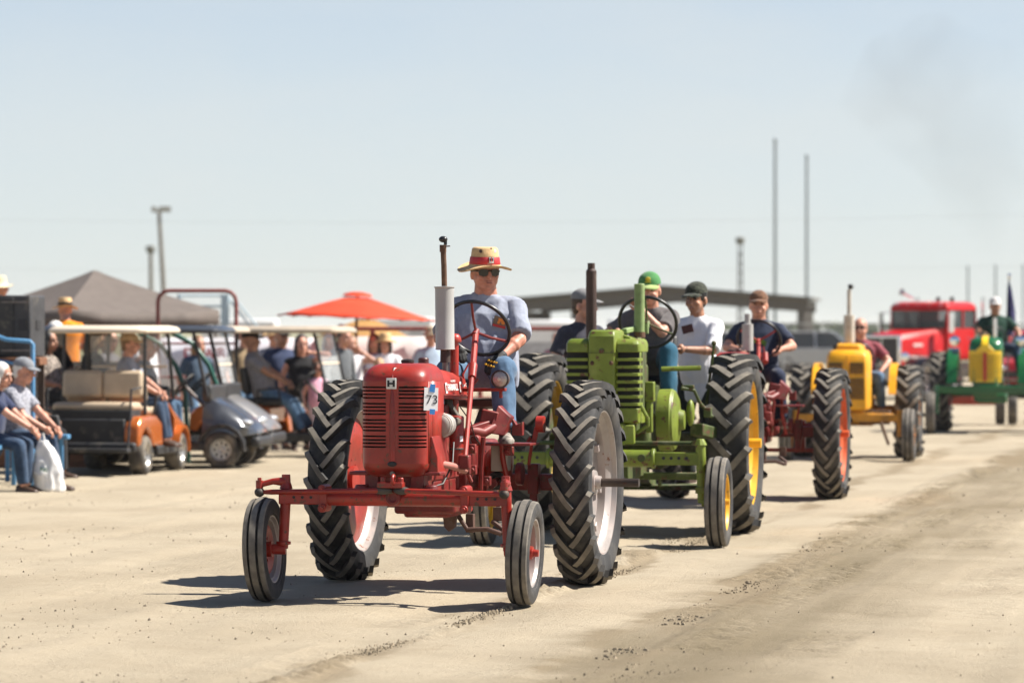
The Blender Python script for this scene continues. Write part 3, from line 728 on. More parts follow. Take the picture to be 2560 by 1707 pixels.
pf = MB(); pf.box((-.30, -.58, .945), (.30, .30, .016)); pf.build('foot_platform', RED_DK, red, bevel=.003)
pf = MB(); pf.box((.335, -.50, .85), (.11, .12, .17)); pf.build('battery_box', mat('pale_box', (.34, .30, .25), .7, dust=.4), red, bevel=.006)
pf = MB(); pf.cyl((.56, -.42, 1.07), (.61, -.42, 1.07), .055, n=20); pf.bar((.54, -.42, .95), (.56, -.42, 1.05), .02, .03); pf.build('tail_lamp', RED, red, 40)
# steering column and wheel
ctr = V((.185, -.52, 1.70)); axs = V((.10, .80, .58)).normalized()
foot = V((.345, -1.60, .86))
hubp = ctr - axs * .05
rod('steering_column', [hubp, hubp.lerp(foot, .28)], .021); rod('steering_shaft', [hubp.lerp(foot, .25), foot], .016)
MB().cyl(hubp.lerp(foot, .26), hubp.lerp(foot, .36), .03, .027, 14).build('column_bearing', RED, red, 40)
MB().box(foot, (.07, .08, .09)).build('steering_box', RED_DK, red, bevel=.01)
steering_wheel(red, ctr, axs, .215, 3, .045, BLACK, RED_DK, start=150, tr=.0125)
# headlamp on its arm
ha = MB(); ha.bar((.16, -.86, 1.30), (.46, -.92, 1.305), .035, .022); ha.cyl((.425, -.91, 1.25), (.425, -.91, 1.31), .012, n=8); ha.build('lamp_arm', RED, red, bevel=.004)
hl = MB().lathe([(.10, 0), (.09, .03), (.04, .052), (0, .060), (-.012, .061), (-.014, .054)], (.43, -.95, 1.372), axis=(.12, 1, .0), n=28)
hlo = hl.build('headlamp', mat('headlamp_shell', (.07, .045, .04), .5, rust=.2), red, 40)
ln_ = MB().lathe([(-.016, 0), (-.014, .02), (-.008, .045), (0, .054)], (.43, -.955, 1.372), axis=(.12, 1, 0), n=28); ln_.build('lamp_lens', mat('lamp_glass', (.42, .38, .34), .18, metal=.55, var=.2, bump=.004, bscale=90), hlo, 60)
MB().ell((.425, -.971, 1.372), (.012, .006, .012)).build('lamp_bulb_cap', CREAM, hlo, 60)
# seat
st_ = MB(); st_.lathe([(0, 0), (.0, .10), (.02, .19), (.06, .215), (.07, .21), (.03, .18), (.015, 0)], (.10, .05, 1.16), n=28); st_.bar((.10, .05, 1.16), (.02, -.05, .90), .06, .03); st_.build('seat', mat('seat_brown', (.06, .03, .02), .6), red, 40)
# ------------------------------------------------------------------ people
def remeshed(mb, voxel, it=3, fac=.5):
    o = bpy.data.objects.new('tmp', mb.mesh('tmp')); COL.objects.link(o)
    m = o.modifiers.new('r', 'REMESH'); m.mode = 'VOXEL'; m.voxel_size = voxel; m.adaptivity = 0
    if it: s = o.modifiers.new('s', 'SMOOTH'); s.factor = fac; s.iterations = it
    dg = bpy.context.evaluated_depsgraph_get(); dg.update()
    me = bpy.data.meshes.new_from_object(o.evaluated_get(dg), depsgraph=dg)
    old = o.data; bpy.data.objects.remove(o); bpy.data.meshes.remove(old); return me
def mesh_obj(me, name, m, parent):
    me.name = name; me.materials.clear(); me.materials.append(m); me.shade_smooth()
    o = bpy.data.objects.new(name, me); COL.objects.link(o); o.parent = parent; return o
def wrinkle(me, amp, sc_, seed):
    n_ = len(me.vertices); co = np.empty(n_ * 3); me.vertices.foreach_get('co', co); no = np.empty(n_ * 3)
    me.vertex_normals.foreach_get('vector', no); co = co.reshape(-1, 3); no = no.reshape(-1, 3)
    d = np.array([(1 - abs(mnoise.noise(V((p[0] * sc_ + seed, p[1] * sc_, p[2] * sc_ * .55)))) * 2.2) * .7 + mnoise.noise(V((p[0] * sc_ * .45, p[1] * sc_ * .45, p[2] * sc_ * .4 + seed))) * 1.1 for p in co])
    co += no * (d * amp)[:, None]; me.vertices.foreach_set('co', co.ravel()); me.update()
def ik(a, c, l1, l2, hint):
    a = V(a); c = V(c); d = c - a; L = d.length
    if L > l1 + l2 - .002: c = a + d.normalized() * (l1 + l2 - .002); d = c - a; L = d.length
    k = (l1 * l1 - l2 * l2 + L * L) / (2 * L); h = math.sqrt(max(0, l1 * l1 - k * k)); dn = d.normalized()
    t = V(hint) - dn * V(hint).dot(dn); t = t.normalized() if t.length > 1e-4 else frame(dn)[0]
    return a + dn * k + t * h, c
SK = lambda n_, c: mat('skin_' + n_, c, .5, var=.24, scale=16, bump=.0006, bscale=200)
SKIN = SK('fair', (.50, .245, .165)); SKIN_RED = SK('ruddy', (.46, .19, .125)); SKIN_TAN = SK('tanned', (.36, .175, .105)); SKIN_BR = SK('brown', (.22, .10, .06))
def cloth(n_, c, var=.12, scale=18, bump=.004, bs=16, col2=None): return mat('cloth_' + n_, c, .9, var=var, scale=scale, bump=bump, bscale=bs, sheen=.15, spec=.2, col2=col2)
DENIM = cloth('denim', (.055, .115, .205), .3, 5, col2=(.115, .195, .30)); DENIM_DK = cloth('dark_denim', (.022, .042, .085), .3, 5, col2=(.045, .08, .14)); NAVY = cloth('navy', (.018, .024, .05))
HGREY = cloth('heather_blue_grey', (.265, .29, .36), .10, 30); SGREY = cloth('grey', (.20, .19, .20)); DGREY = cloth('charcoal', (.09, .085, .09)); TEEWHITE = cloth('white', (.74, .74, .77), .03)
MAROON = cloth('maroon', (.23, .055, .07)); FOREST = cloth('forest_green', (.012, .045, .03)); ORANGE = cloth('orange', (.75, .24, .01)); BLKCL = cloth('black', (.012, .012, .014)); PINK = cloth('pink', (.62, .33, .42))
PLAID = cloth('grey_check', (.25, .26, .32), .5, 40, col2=(.40, .41, .46)); BROWNPAT = cloth('brown_pattern', (.14, .11, .09), .8, 30, col2=(.42, .36, .31)); LAV = cloth('lavender', (.42, .43, .62))
STRAW = mat('straw', (.56, .37, .18), .8, var=.15, scale=30, bump=.002, bscale=120); HAIR_BR = mat('brown_hair', (.05, .028, .016), .6, var=.4, scale=20, stretch=(4, 4, .6)); HAIR_GY = mat('grey_hair', (.62, .60, .57), .6, var=.2, scale=20, stretch=(4, 4, .6))
HAIR_BK = mat('black_hair', (.010, .009, .008), .5, var=.3); HAIR_BL = mat('light_brown_hair', (.20, .115, .055), .6, var=.4, scale=20, stretch=(4, 4, .6)); EYE = mat('eye_dark', (.02, .014, .012), .25, var=.2)
LEATHER = mat('brown_leather', (.05, .025, .014), .5, var=.2); SHOE_GY = mat('trainer_grey', (.20, .18, .155), .8, var=.6, scale=30, dust=.3); LENS = mat('dark_lens', (.008, .008, .009), .06, var=.1)
def ell_ring(c, up, rt, fw, a, b_, n_=20):
    out_ = []
    for k in range(n_):
        t = 2 * math.pi * k / n_; ct, st_ = math.cos(t), math.sin(t)
        e = 2.4; x = math.copysign(abs(ct) ** (2 / e), ct) * a; y = math.copysign(abs(st_) ** (2 / e), st_) * b_
        out_.append(c + rt * x + fw * y)
    return out_
def person(label, loc, rz=0, hz=.95, lean=0, side=0, turn=0, head=(0, 0), wp=None, wm=None, ehp=(.6, .6, -.3), ehm=(-.6, .6, -.3), ap=None, am=None, kh=(0, -1, .4), s=1.0, b=1.0,
           shirt=SGREY, pants=DENIM, shoes=LEATHER, skin=SKIN, sleeve=.75, hair=None, hairstyle='short', hat=None, hatmat=None, vox=.013, face=True, group=None, shorts=False, wr=.0, glove=None, hatmark=None, legs=True, curl=.7, shoulder=1.0, cat='person', long=False, pitch_hat=0, headfix=0, shades=False):
    T = thing('person', label, cat, loc, rz, group); T.scale = (s, s, s)
    pel = V((0, 0, hz)); up = V((math.sin(side), -math.sin(lean), math.cos(lean))).normalized()
    rt0 = V((math.cos(turn), math.sin(turn), 0)); rt0 = (rt0 - up * rt0.dot(up)).normalized(); fw = up.cross(rt0) * -1  # fw points forward (-Y)
    if fw.y > 0 and abs(turn) < 1.2: fw = -fw
    N = pel + up * .50; hc = N + up * .152 + fw * .038 + V((0, 0, .01 + headfix))
    from mathutils import Euler
    Hq = Euler((head[1], 0, head[0] + turn)).to_matrix() * 1.13
    H = lambda x, y, z: hc + Hq @ V((x, y, z))
    sh = {1: N + rt0 * .180 * shoulder - up * .075, -1: N - rt0 * .180 * shoulder - up * .075}
    hb = b ** .55
    el, wri = {}, {}
    for k, wt, eh in ((1, wp, ehp), (-1, wm, ehm)):
        wt = V(wt) if wt is not None else sh[k] + V((k * .10, -.05, -.50))
        el[k], wri[k] = ik(sh[k], wt, .285, .255, eh)
    hip = {1: pel + rt0 * .09, -1: pel - rt0 * .09}; kn, an = {}, {}
    for k, a_ in ((1, ap), (-1, am)):
        a_ = V(a_) if a_ is not None else V((k * .10, 0, .085))
        kn[k], an[k] = ik(hip[k], a_, .435, .425, V(kh) + V((k * .12, 0, 0)))
    # body -----------------------------------------------------------
    B = MB()
    B.ell(H(0, .008, .035), (.076 * hb, .096 * hb, .094), Hq); B.ell(H(0, -.022, -.036), (.064 * hb, .070, .070), Hq); B.ell(H(0, -.055, -.080), (.036 * b, .028, .022), Hq)
    B.ell(H(0, -.045, -.03), (.056, .045, .05), Hq)
    B.capsule(H(0, -.088, .022), .010, H(0, -.110, -.022), .016, 8); B.ell(H(0, -.090, -.054), (.024, .013, .010), Hq); B.capsule(H(-.034, -.083, .036), .011, H(.034, -.083, .036), .011, 8)
    for k in (1, -1):
        B.ell(H(k * .076, .010, -.012), (.011, .022, .032), Hq); B.ell(H(k * .040, -.066, -.028), (.022, .02, .02), Hq)
    B.capsule(N - up * .05, .074 * b ** .6, hc - up * .06 + V((0, .012, 0)), .062 * b ** .5)
    B.capsule(pel, .11, N - up * .12, .11); B.capsule(sh[1], .05, sh[-1], .05)
    for k in (1, -1):
        B.capsule(sh[k], .052 * b ** .4, el[k], .043 * b ** .5); B.capsule(el[k], .044 * b ** .5, wri[k], .028); B.ell(el[k].lerp(wri[k], .28), (.043 * b ** .5,) * 3)
        if legs: B.capsule(hip[k], .075, kn[k], .052); B.capsule(kn[k], .052, an[k], .038); B.ell(kn[k].lerp(an[k], .3) , (.052, .056, .08))
        d = (wri[k] - el[k]).normalized()
        if not (glove and k in glove): B.ell(wri[k] + d * .045, (.034, .034, .045))
    bm_ = remeshed(B, vox * .75, 2)
    body = mesh_obj(bm_, 'body', skin, T)
    Fg = MB(); Fgl = {1: MB(), -1: MB()}
    for k in (1, -1):
        d = (wri[k] - el[k]).normalized(); inw = V((-k, 0, 0)); inw = (inw - d * inw.dot(d)); inw = inw.normalized() if inw.length > .1 else frame(d)[0]
        dn = V((0, -.4, -1)); dn = dn - d * dn.dot(d) - inw * dn.dot(inw); dn = dn.normalized() if dn.length > .05 else d.cross(inw)
        q_ = Fgl[k] if (glove and k in glove) else Fg; gr_ = .0105 if q_ is not Fg else .0085
        pc = wri[k] + d * .085
        if q_ is not Fg: q_.capsule(wri[k] - d * .035, .042, wri[k] + d * .01, .036); q_.ell(wri[k] + d * .05, (.042, .040, .045)); q_.ell(wri[k] + d * .07 - dn * .01, (.044, .030, .036))
        for f in range(4):
            o_ = (f - 1.5) * .0195; L = (.070, .078, .074, .058)[f]
            p0 = pc + inw * -o_ - d * .02; p1 = p0 + d * L * .5 + dn * L * .12 * curl; p2 = p1 + d * L * .42 * (1 - .6 * curl) + dn * L * .5 * curl; p3 = p2 + dn * L * .38 * curl + d * L * .25 * (1 - 1.2 * curl)
            q_.tube([p0, p1, p2, p3], [gr_ * 1.1, gr_ * 1.05, gr_, gr_ * .75], 8)
        t0 = wri[k] + d * .025 + inw * .024; t1 = t0 + d * .03 + inw * .024 + dn * .008; t2 = t1 + d * .03 + inw * .004 + dn * .012
        q_.tube([t0, t1, t2], [gr_ * 1.35, gr_ * 1.25, gr_ * .85], 8)
    if Fg.v:                         # fingers grown into the palms of the same body mesh
        import bmesh as _b
        bm2 = _b.new(); bm2.from_mesh(bm_); vs = [bm2.verts.new(p) for p in Fg.v]
        for f in Fg.f:
            try: nf = bm2.faces.new([vs[i] for i in f]); nf.smooth = True
            except ValueError: pass
        bm2.to_mesh(bm_); bm2.free()
    for k in (1, -1):
        if Fgl[k].v: g = mesh_obj(remeshed(Fgl[k], .006, 2), 'glove', glove[k], T)
    # clothes ----------------------------------------------------------
    S = MB(); secs = []
    prof = ((-.10, .172, .125, .0), (.0, .180, .142, .02), (.10, .180, .150, .035), (.20, .177, .145, .03), (.30, .180, .132, .012), (.39, .188, .118, 0), (.45, .165, .098, -.005), (.495, .095, .078, 0), (.52, .070, .066, .008))
    for (t, a_, c_, f_) in prof:
        k_ = b if t < .42 else b ** .5; secs.append(ell_ring(pel + up * t + fw * f_ * (b * 2 - 1), up, rt0, fw, a_ * (b ** .8 if t < .42 else 1) * (shoulder if t > .28 else 1), c_ * k_))
    S.loft(secs)
    for k in (1, -1):
        e0 = sh[k]; S.ell(sh[k] - rt0 * k * .012, (.072, .071, .067)); S.capsule(N + rt0 * k * .05 - up * .03, .052, sh[k] - rt0 * k * .01, .058)
        if sleeve <= 1: e1 = sh[k].lerp(el[k], sleeve); S.tube([e0, sh[k].lerp(el[k], sleeve * .5), e1], [.070 * b ** .4, .067 * b ** .4, .068 * b ** .5], 14)
        else:
            e1 = el[k].lerp(wri[k], min(.92, sleeve - 1)); S.tube([e0, el[k], e1], [.068 * b ** .4, .056 * b ** .4, .044], 14); S.ell(el[k], (.056, .056, .056))
    if long: S.loft([ell_ring(pel + up * t, up, rt0, fw, .18 * b, .14 * b) for t in (-.22, -.1, .05)])
    me_s = remeshed(S, vox, 2)
    if wr: wrinkle(me_s, wr, 9, 3.3)
    mesh_obj(me_s, 'shirt', shirt, T)
    if legs:
        Q = MB(); Q.ell(pel, (.165 * b ** .7, .13 * b ** .6, .125)); 
        for k in (1, -1):
            hm = kn[k].lerp(an[k], .97 if not shorts else -.02)
            Q.capsule(hip[k], .098 * b ** .5, kn[k], .073 * b ** .3)
            if not shorts: Q.tube([kn[k], kn[k].lerp(an[k], .4), hm], [.073 * b ** .3, .070, .062], 14); Q.ell(kn[k], (.073 * b ** .3,) * 3)
        me_q = remeshed(Q, vox, 2)
        if wr: wrinkle(me_q, wr * 1.1, 8, 9.1)
        mesh_obj(me_q, 'trousers', pants, T)
        for k in (1, -1):
            f = MB(); fd = V((an[k].x - kn[k].x, 0, 0)) * .0 + (V((rt0.y, -rt0.x, 0)) if turn else V((0, -1, 0))); fd = (fd + V((k * .22, 0, 0))).normalized(); fx = V((-fd.y, fd.x, 0)); secs = []
            for (t, w_, h_) in ((-.085, .020, .05), (-.075, .033, .085), (-.02, .038, .095), (.05, .041, .072), (.11, .046, .052), (.155, .040, .042), (.18, .020, .030)):
                c_ = V((an[k].x, an[k].y, an[k].z - .085)) + fd * t
                secs.append([c_ - fx * w_, c_ - fx * w_ * 1.05 + V((0, 0, h_ * .45)), c_ - fx * w_ * .6 + V((0, 0, h_ * .92)), c_ + V((0, 0, h_)), c_ + fx * w_ * .6 + V((0, 0, h_ * .92)), c_ + fx * w_ * 1.05 + V((0, 0, h_ * .45)), c_ + fx * w_])
            f.loft(secs); f.build('shoe', shoes, T, 60)
    # head gear -----------------------------------------------------------
    if hair:
        h = MB()
        if hairstyle == 'short': h.ell(H(0, .020, .036), (.080, .094, .096), Hq); h.ell(H(0, .05, -.02), (.066, .055, .06), Hq)
        elif hairstyle == 'bald': h.ell(H(0, .045, -.002), (.079, .066, .055), Hq)
        elif hairstyle == 'bun': h.ell(H(0, .022, .04), (.083, .095, .098), Hq); h.ell(H(0, .12, .02), (.04, .04, .04), Hq)
        else:
            h.ell(H(0, .020, .040), (.088, .100, .100), Hq); h.ell(H(0, .055, -.07), (.088, .060, .12), Hq)
            for k in (1, -1): h.ell(H(k * .072, .01, -.05), (.026, .05, .10), Hq)
        mesh_obj(remeshed(h, .010, 2), 'hair', hair, T)
    if face:
        for k in (1, -1):
            MB().ell(H(k * .031, -.086, .014), (.013, .008, .007), Hq, 10, 6).build('eye', EYE, T, 60)
            MB().tube([H(k * .014, -.096, .034), H(k * .034, -.094, .040), H(k * .052, -.080, .033)], .0045, 6).build('eyebrow', hair or HAIR_BR, T)
    if face is not None: MB().ell(H(0, -.101, -.058), (.021, .005, .0028), Hq, 10, 6).build('mouth', mat('lip', (.22, .07, .055), .5), T, 60)
    def hatobj(mb, nm, m_, par, sm=50):
        o = mb.build(nm, m_, par, sm); return o
    if hat == 'cap':
        c = MB(); secs = []
        for k in range(7):
            a_ = k / 7 * math.pi / 2
            secs.append([H(.086 * math.cos(a_) * math.cos(t), .012 + .106 * math.cos(a_) * math.sin(t), .052 + .088 * math.sin(a_) ** .9) for t in (2 * math.pi * j / 24 for j in range(24))])
        c.loft(secs); co_ = hatobj(c, 'cap', hatmat or NAVY, T)
        br = MB(); rows = []
        for (yy, ww, dz) in ((-.085, .078, .060), (-.115, .080, .056), (-.145, .072, .048), (-.168, .045, .040)):
            rows.append([H(ww * u_, yy + .03 * u_ * u_, dz - .018 * u_ * u_) for u_ in (-1, -.66, -.33, 0, .33, .66, 1)])
        br.loft(rows, False); bo_ = hatobj(br, 'cap_brim', (hatmark or {}).get('brim', hatmat or NAVY), co_); md = bo_.modifiers.new('t', 'SOLIDIFY'); md.thickness = .006
        if hatmark and 'logo' in hatmark:
            lg = MB(); p = H(0, -.098, .098); lg.ell(H(0, -.093, .100), (.020, .008, .016), Hq); lg.box(H(0, -.096, .078), (.045, .006, .006), Hq); hatobj(lg, 'cap_emblem', hatmark['logo'], co_)
    elif hat in ('straw', 'bucket', 'cowboy'):
        e = .30 if hat == 'cowboy' else 0
        bw = .185 if hat != 'bucket' else .12
        rings = [(.0, .150, .02), (.045, .148, .05), (.07, .140, .062), (.079, .128, .070), (.083, .075, .078), (.088, .048, .094), (.105, .042, .108), (bw * .8, .036, .128), (bw * .97, .040, .16), (bw, .043, .17), (bw * .985, .030, .165)]
        if hat != 'bucket':
            rings = [(.001, .146, .0), (.04, .150, 0), (.066, .150, 0), (.076, .140, 0), (.082, .095, 0), (.090, .048, 0), (.100, .041, 0), (.13, .036, 0), (.153, .039, 0), (.161, .042, 0), (.155, .033, 0), (.13, .030, 0), (.10, .034, 0), (.084, .040, 0)]
        c = MB(); secs = []
        for (r_, z_, _) in rings:
            row = []
            for j in range(36):
                t = 2 * math.pi * j / 36; fl = max(0, r_ - .095) / .07
                dz = fl * (-.022 * math.cos(2 * t) + .010 * math.sin(t + .6) + (.05 * math.cos(t) ** 2 if e else 0)) - .008 * fl
                row.append(H(r_ * math.cos(t), .008 + r_ * 1.13 * math.sin(t), z_ + dz))
            secs.append(row)
        c.loft(secs, True, False); ho_ = hatobj(c, 'hat', hatmat or STRAW, T, 60)
        if hatmark and 'band' in hatmark:
            bd_ = MB(); secs = []
            for (r_, z_) in ((.0915, .050), (.0925, .052), (.0862, .092), (.0845, .094)):
                secs.append([H(r_ * math.cos(t), .008 + r_ * 1.13 * math.sin(t), z_) for t in (2 * math.pi * j / 36 for j in range(36))])
            bd_.loft(secs, True, False); hatobj(bd_, 'hat_band', hatmark['band'], ho_)
    if shades:
        sg_ = MB()
        for k in (1, -1): sg_.ell(H(k * .032, -.094, .012), (.028, .010, .017), Hq, 12, 8); sg_.tube([H(k * .055, -.085, .012), H(k * .080, .0, .010)], .005, 6)
        sg_.tube([H(-.012, -.102, .015), H(.012, -.102, .015)], .005, 6); sg_.build('sunglasses', LENS, T, 50)
    return T, dict(H=H, Hq=Hq, sh=sh, el=el, wr=wri, kn=kn, an=an, N=N, up=up, rt=rt0, fw=fw, pel=pel)
# ------------------------------------------------------------------ driver of the red tractor
def tl(par_loc, yaw, p):
    """tractor-local to world"""
    q_ = Matrix.Rotation(yaw, 3, 'Z') @ V(p); return V((q_.x + par_loc[0], q_.y + par_loc[1], q_.z))
BLKGLOVE = mat('black_glove', (.012, .012, .013), .7, var=.3)
T, J = person('driver of the red tractor in straw hat with red band, sunglasses and grey pocket T-shirt', tl((-.295, 25.5), YAW, (.13, -.02, 0)), R(-6), hz=1.412, lean=.06, head=(R(22), R(3)),
    wp=(.125, -.40, 1.500), ehp=(.9, .15, -.35), wm=(-.16, -.42, 1.56), ehm=(-1, .3, -.5), ap=(.19, -.58, 1.035), am=(-.33, -.58, 1.035), kh=(0, -1, .9), s=1.0, b=1.27, shoulder=1.11,
    shirt=HGREY, pants=DENIM, shoes=SHOE_GY, skin=SKIN_RED, hat='straw', hatmark={'band': mat('red_ribbon', (.42, .02, .025), .6, var=.08)}, vox=.0075, face=False, wr=.015, sleeve=.86, glove={1: BLKGLOVE, -1: BLKGLOVE}, curl=.8)
H = J['H']; Hq = J['Hq']
sg = MB()
for k in (1, -1):
    sg.loft([[H(k * x, y, z) for x, z in ((.007, .004), (.012, -.017), (.038, -.022), (.062, -.012), (.066, .012), (.05, .021), (.012, .019))] for y in (-.104, -.098)] if False else
            [[H(k * x, -.106 + .9 * x * x * 8 * .6 + dy, z) for x, z in ((.007, .006), (.012, -.014), (.036, -.020), (.060, -.011), (.064, .014), (.048, .024), (.012, .022))] for dy in (0, .006)])
    sg.tube([H(k * .062, -.088, .012), H(k * .078, -.04, .012), H(k * .082, .012, .006)], .0055, 8)
sg.tube([H(-.012, -.108, .014), H(0, -.112, .016), H(.012, -.108, .014)], .005, 8)
sg.build('sunglasses', LENS, T, 35)
hat = [c for c in T.children if c.name.startswith('hat')][0]
bg_ = MB().box((0, 0, 0), (.034, .004, .044)); p = H(.012, -.094, .076); bo = bg_.build('hat_badge', INK, hat); bo.location = p; bo.rotation_euler = (R(-7), 0, R(15))
MB().box((0, -.003, 0), (.029, .003, .039)).build('badge_field', PAPER, bo)
k_ = MB(); [k_.box((x, -.0055, .003), (.005, .003, .021)) for x in (-.0085, .0085)]; k_.box((0, -.0055, .003), (.015, .003, .005)); k_.build('badge_letter', INK, bo)
MB().box((0, -.0065, .006), (.0055, .003, .026)).build('badge_letter', mat('badge_red', (.55, .02, .02), .5), bo)
for (x, z, r_, m_) in ((-.045, .128, .012, LEATHER), (-.012, .121, .009, mat('pin_red', (.35, .12, .12), .5)), (.038, .130, .013, mat('pin_pale', (.6, .6, .75), .4)), (.015, .142, .008, LEATHER)):
    q_ = MB().lathe([(0, 0), (0, r_), (.004, r_), (.005, 0)], H(x, -.074 + abs(x) * .25, z), axis=Hq @ V((x * 4, -1, .2)), n=14); q_.build('hat_pin', m_, hat)
pocket = MB(); pc = J['N'] + J['rt'] * .115 - J['up'] * .195 + J['fw'] * .178
pk = MB().box((0, 0, 0), (.115, .010, .125)); po = pk.build('shirt_pocket', HGREY, T, bevel=.004); po.location = pc; po.rotation_euler = (R(4), R(4), R(14))
crd = MB().box((-.006, -.009, .035), (.088, .003, .072), (0, R(10), 0)); co_ = crd.build('event_card', mat('card_tan', (.16, .11, .07), .5), po)
MB().box((-.011, -.012, .008), (.086, .002, .016), (0, R(10), 0)).build('card_band', mat('card_red', (.5, .02, .02), .5), co_)
q_ = MB(); q_.box((.0, -.012, .048), (.036, .002, .022), (0, R(10), 0)); q_.cyl((-.015, -.0125, .032), (-.015, -.0105, .032), .010, n=12); q_.cyl((.016, -.0125, .032), (.016, -.0105, .032), .013, n=12); q_.build('card_picture', mat('card_orange', (.75, .22, .02), .5), co_)
gl = [c for c in T.children if c.name.startswith('glove')][0]
yp = mat('yellow_knuckle_pad', (.70, .38, .015), .6)
d = (J['wr'][1] - J['el'][1]).normalized(); inw = V((-1, 0, 0)); inw = (inw - d * inw.dot(d)).normalized(); nrm = V((0, -1, .25)); nrm = (nrm - d * nrm.dot(d)).normalized()
for f in range(4):
    for j in range(2):
        c_ = J['wr'][1] + d * (.088 + .030 * j) - inw * (f - 1.5) * .020 + nrm * (.036 - .016 * j) 
        b_ = MB().box((0, 0, 0), (.014, .016, .012)); o = b_.build('knuckle_pad', yp, gl, bevel=.003); o.location = c_
# ------------------------------------------------------------------ lime green tractor, second in line
GYAW = R(-9.5); GP = (1.06, 32.0)
gt_ = thing('green_tractor', 'faded lime green vintage tractor with tall brown exhaust stack and yellow rims, second in line', 'tractor', (GP[0], GP[1], 0), GYAW)
RIMY = mat('yellow_rim_paint', (.62, .34, .012), .45, var=.15, rust=.25, dust=.2)
for sx in (-1, 1):
    wheel(gt_, 'rear_wheel', (sx * .83, 0, .745), .755, .345, .515, 'ag', RIMY, RIMY, GRN_DK, sx, off=-.05, nl=19, lug=.042, lw=.062, hubr=.10)
    wheel(gt_, 'front_wheel', (sx * .93, -2.22, .35), .355, .165, .215, 'rib', RIMY, RIMY, RIMY, sx, off=-.02, hubr=.05, bolts=5)
a = MB(); a.cyl((-.42, -2.2, .685), (.42, -2.2, .685), .068, n=22); a.cyl((.40, -2.2, .685), (.43, -2.2, .685), .080, n=22); a.cyl((-.43, -2.2, .685), (-.40, -2.2, .685), .080, n=22)
a.bar((-.79, -2.2, .685), (-.42, -2.2, .685), .07, .10); a.bar((.42, -2.2, .685), (.79, -2.2, .685), .07, .10); gax = a.build('front_axle', GRN, gt_, 40, bevel=.008)
for sx in (-1, 1):
    for k in range(4): MB().cyl((sx * (.50 + .06 * k), -2.242, .69), (sx * (.50 + .06 * k), -2.236, .69), .013, n=12).build('pin_hole', INK, gax)
    MB().cyl((sx * .33, -2.285, .69), (sx * .33, -2.2, .69), .03, n=14).build('axle_bolt', GRN_DK, gax)
    s = MB(); s.cyl((sx * .785, -2.2, .80), (sx * .80, -2.2, .34), .040, .036, 16); s.cyl((sx * .785, -2.2, .79), (sx * .785, -2.2, .84), .055, .03, 8); s.cyl((sx * .80, -2.2, .35), (sx * .93, -2.22, .35), .04, n=12); s.box((sx * .795, -2.2, .44), (.09, .09, .05)); s.build('spindle', GRN, gt_, 40, bevel=.004)
    s = MB(); s.bar((sx * .78, -2.2, .82), (sx * .72, -2.02, .80), .06, .03); s.build('steering_arm', GRN_DK, gt_, bevel=.004)
MB().tube([(-.72, -2.02, .80), (.72, -2.02, .80)], .018, 10).build('tie_rod', GRN_DK, gt_)
# front: two slatted grilles beside a wide centre column
gf = -2.12; 
cc = MB(); secs = []
for (z, w_, f) in ((.80, .105, .03), (.90, .112, 0), (1.2, .114, 0), (1.52, .116, 0), (1.64, .116, .0), (1.678, .108, .025), (1.692, .09, .07)):
    secs.append([V((-w_, gf + f + .02, z)), V((-w_ + .015, gf + f - .03, z)), V((-.06, gf + f - .04, z)), V((.06, gf + f - .04, z)), V((w_ - .015, gf + f - .03, z)), V((w_, gf + f + .02, z)), V((w_, gf + .45, z)), V((-w_, gf + .45, z))])
cc.loft(secs); cco = cc.build('centre_column', GRN, gt_, 30, bevel=.008)
MB().box((0, gf - .02, 1.510), (.236, .05, .004)).build('column_seam', GRN_DK, cco)
MB().ell((0, gf - .043, 1.525), (.022, .012, .022)).build('column_cap', GRN_DK, cco)
for x in (-.075, .075): MB().ell((x, gf - .04, 1.43), (.016, .01, .018)).build('column_bolt', RUSTY, cco)
for sx in (-1, 1):
    sh_ = MB(); secs = []
    for (z, f, i) in ((1.515, 0, 0), (1.58, .0, 0), (1.605, .02, .01), (1.622, .06, .03)):
        x0, x1 = .112, .297 - i
        secs.append([V((sx * x0, gf + f, z)), V((sx * (x1 - .05), gf + f + .005, z)), V((sx * (x1 - .015), gf + f + .02, z)), V((sx * x1, gf + f + .07, z)), V((sx * x1, gf + .5, z)), V((sx * x0, gf + .5, z))])
    sh_.loft(secs); so_ = sh_.build('radiator_shoulder', GRN, gt_, 30, bevel=.006)
    lo_ = MB(); secs = []
    for (z, f) in ((.955, .02), (.97, .0), (1.075, .0)):
        secs.append([V((sx * .112, gf + f, z)), V((sx * .247, gf + f + .005, z)), V((sx * .282, gf + f + .02, z)), V((sx * .297, gf + f + .07, z)), V((sx * .297, gf + .4, z)), V((sx * .112, gf + .4, z))])
    lo_.loft(secs); lo_.build('radiator_base', GRN, gt_, 30, bevel=.006)
    first = None
    for k in range(7):
        z = 1.458 - k * .0585
        if first is None:
            pr = [(.112, 0), (.247, .005), (.282, .02), (.297, .07), (.297, .2)]
            b = MB().loft([[V((sx * x, gf + y - .012, z_)) for x, y in pr] + [V((sx * (x - .004), gf + y + .01, z_)) for x, y in reversed(pr)] for z_ in (-.0125, .0125)])
            first = b.build('grille_slat', GRN, gt_, 30, loc=(0, 0, z), bevel=.004)
        else: inst(first, gt_, (0, 0, z))
    MB().box((sx * .20, gf + .07, 1.29), (.17, .02, .46)).build('radiator_core', MESHDK, gt_)
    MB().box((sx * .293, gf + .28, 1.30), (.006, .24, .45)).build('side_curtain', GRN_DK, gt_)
hd = MB(); secs = []
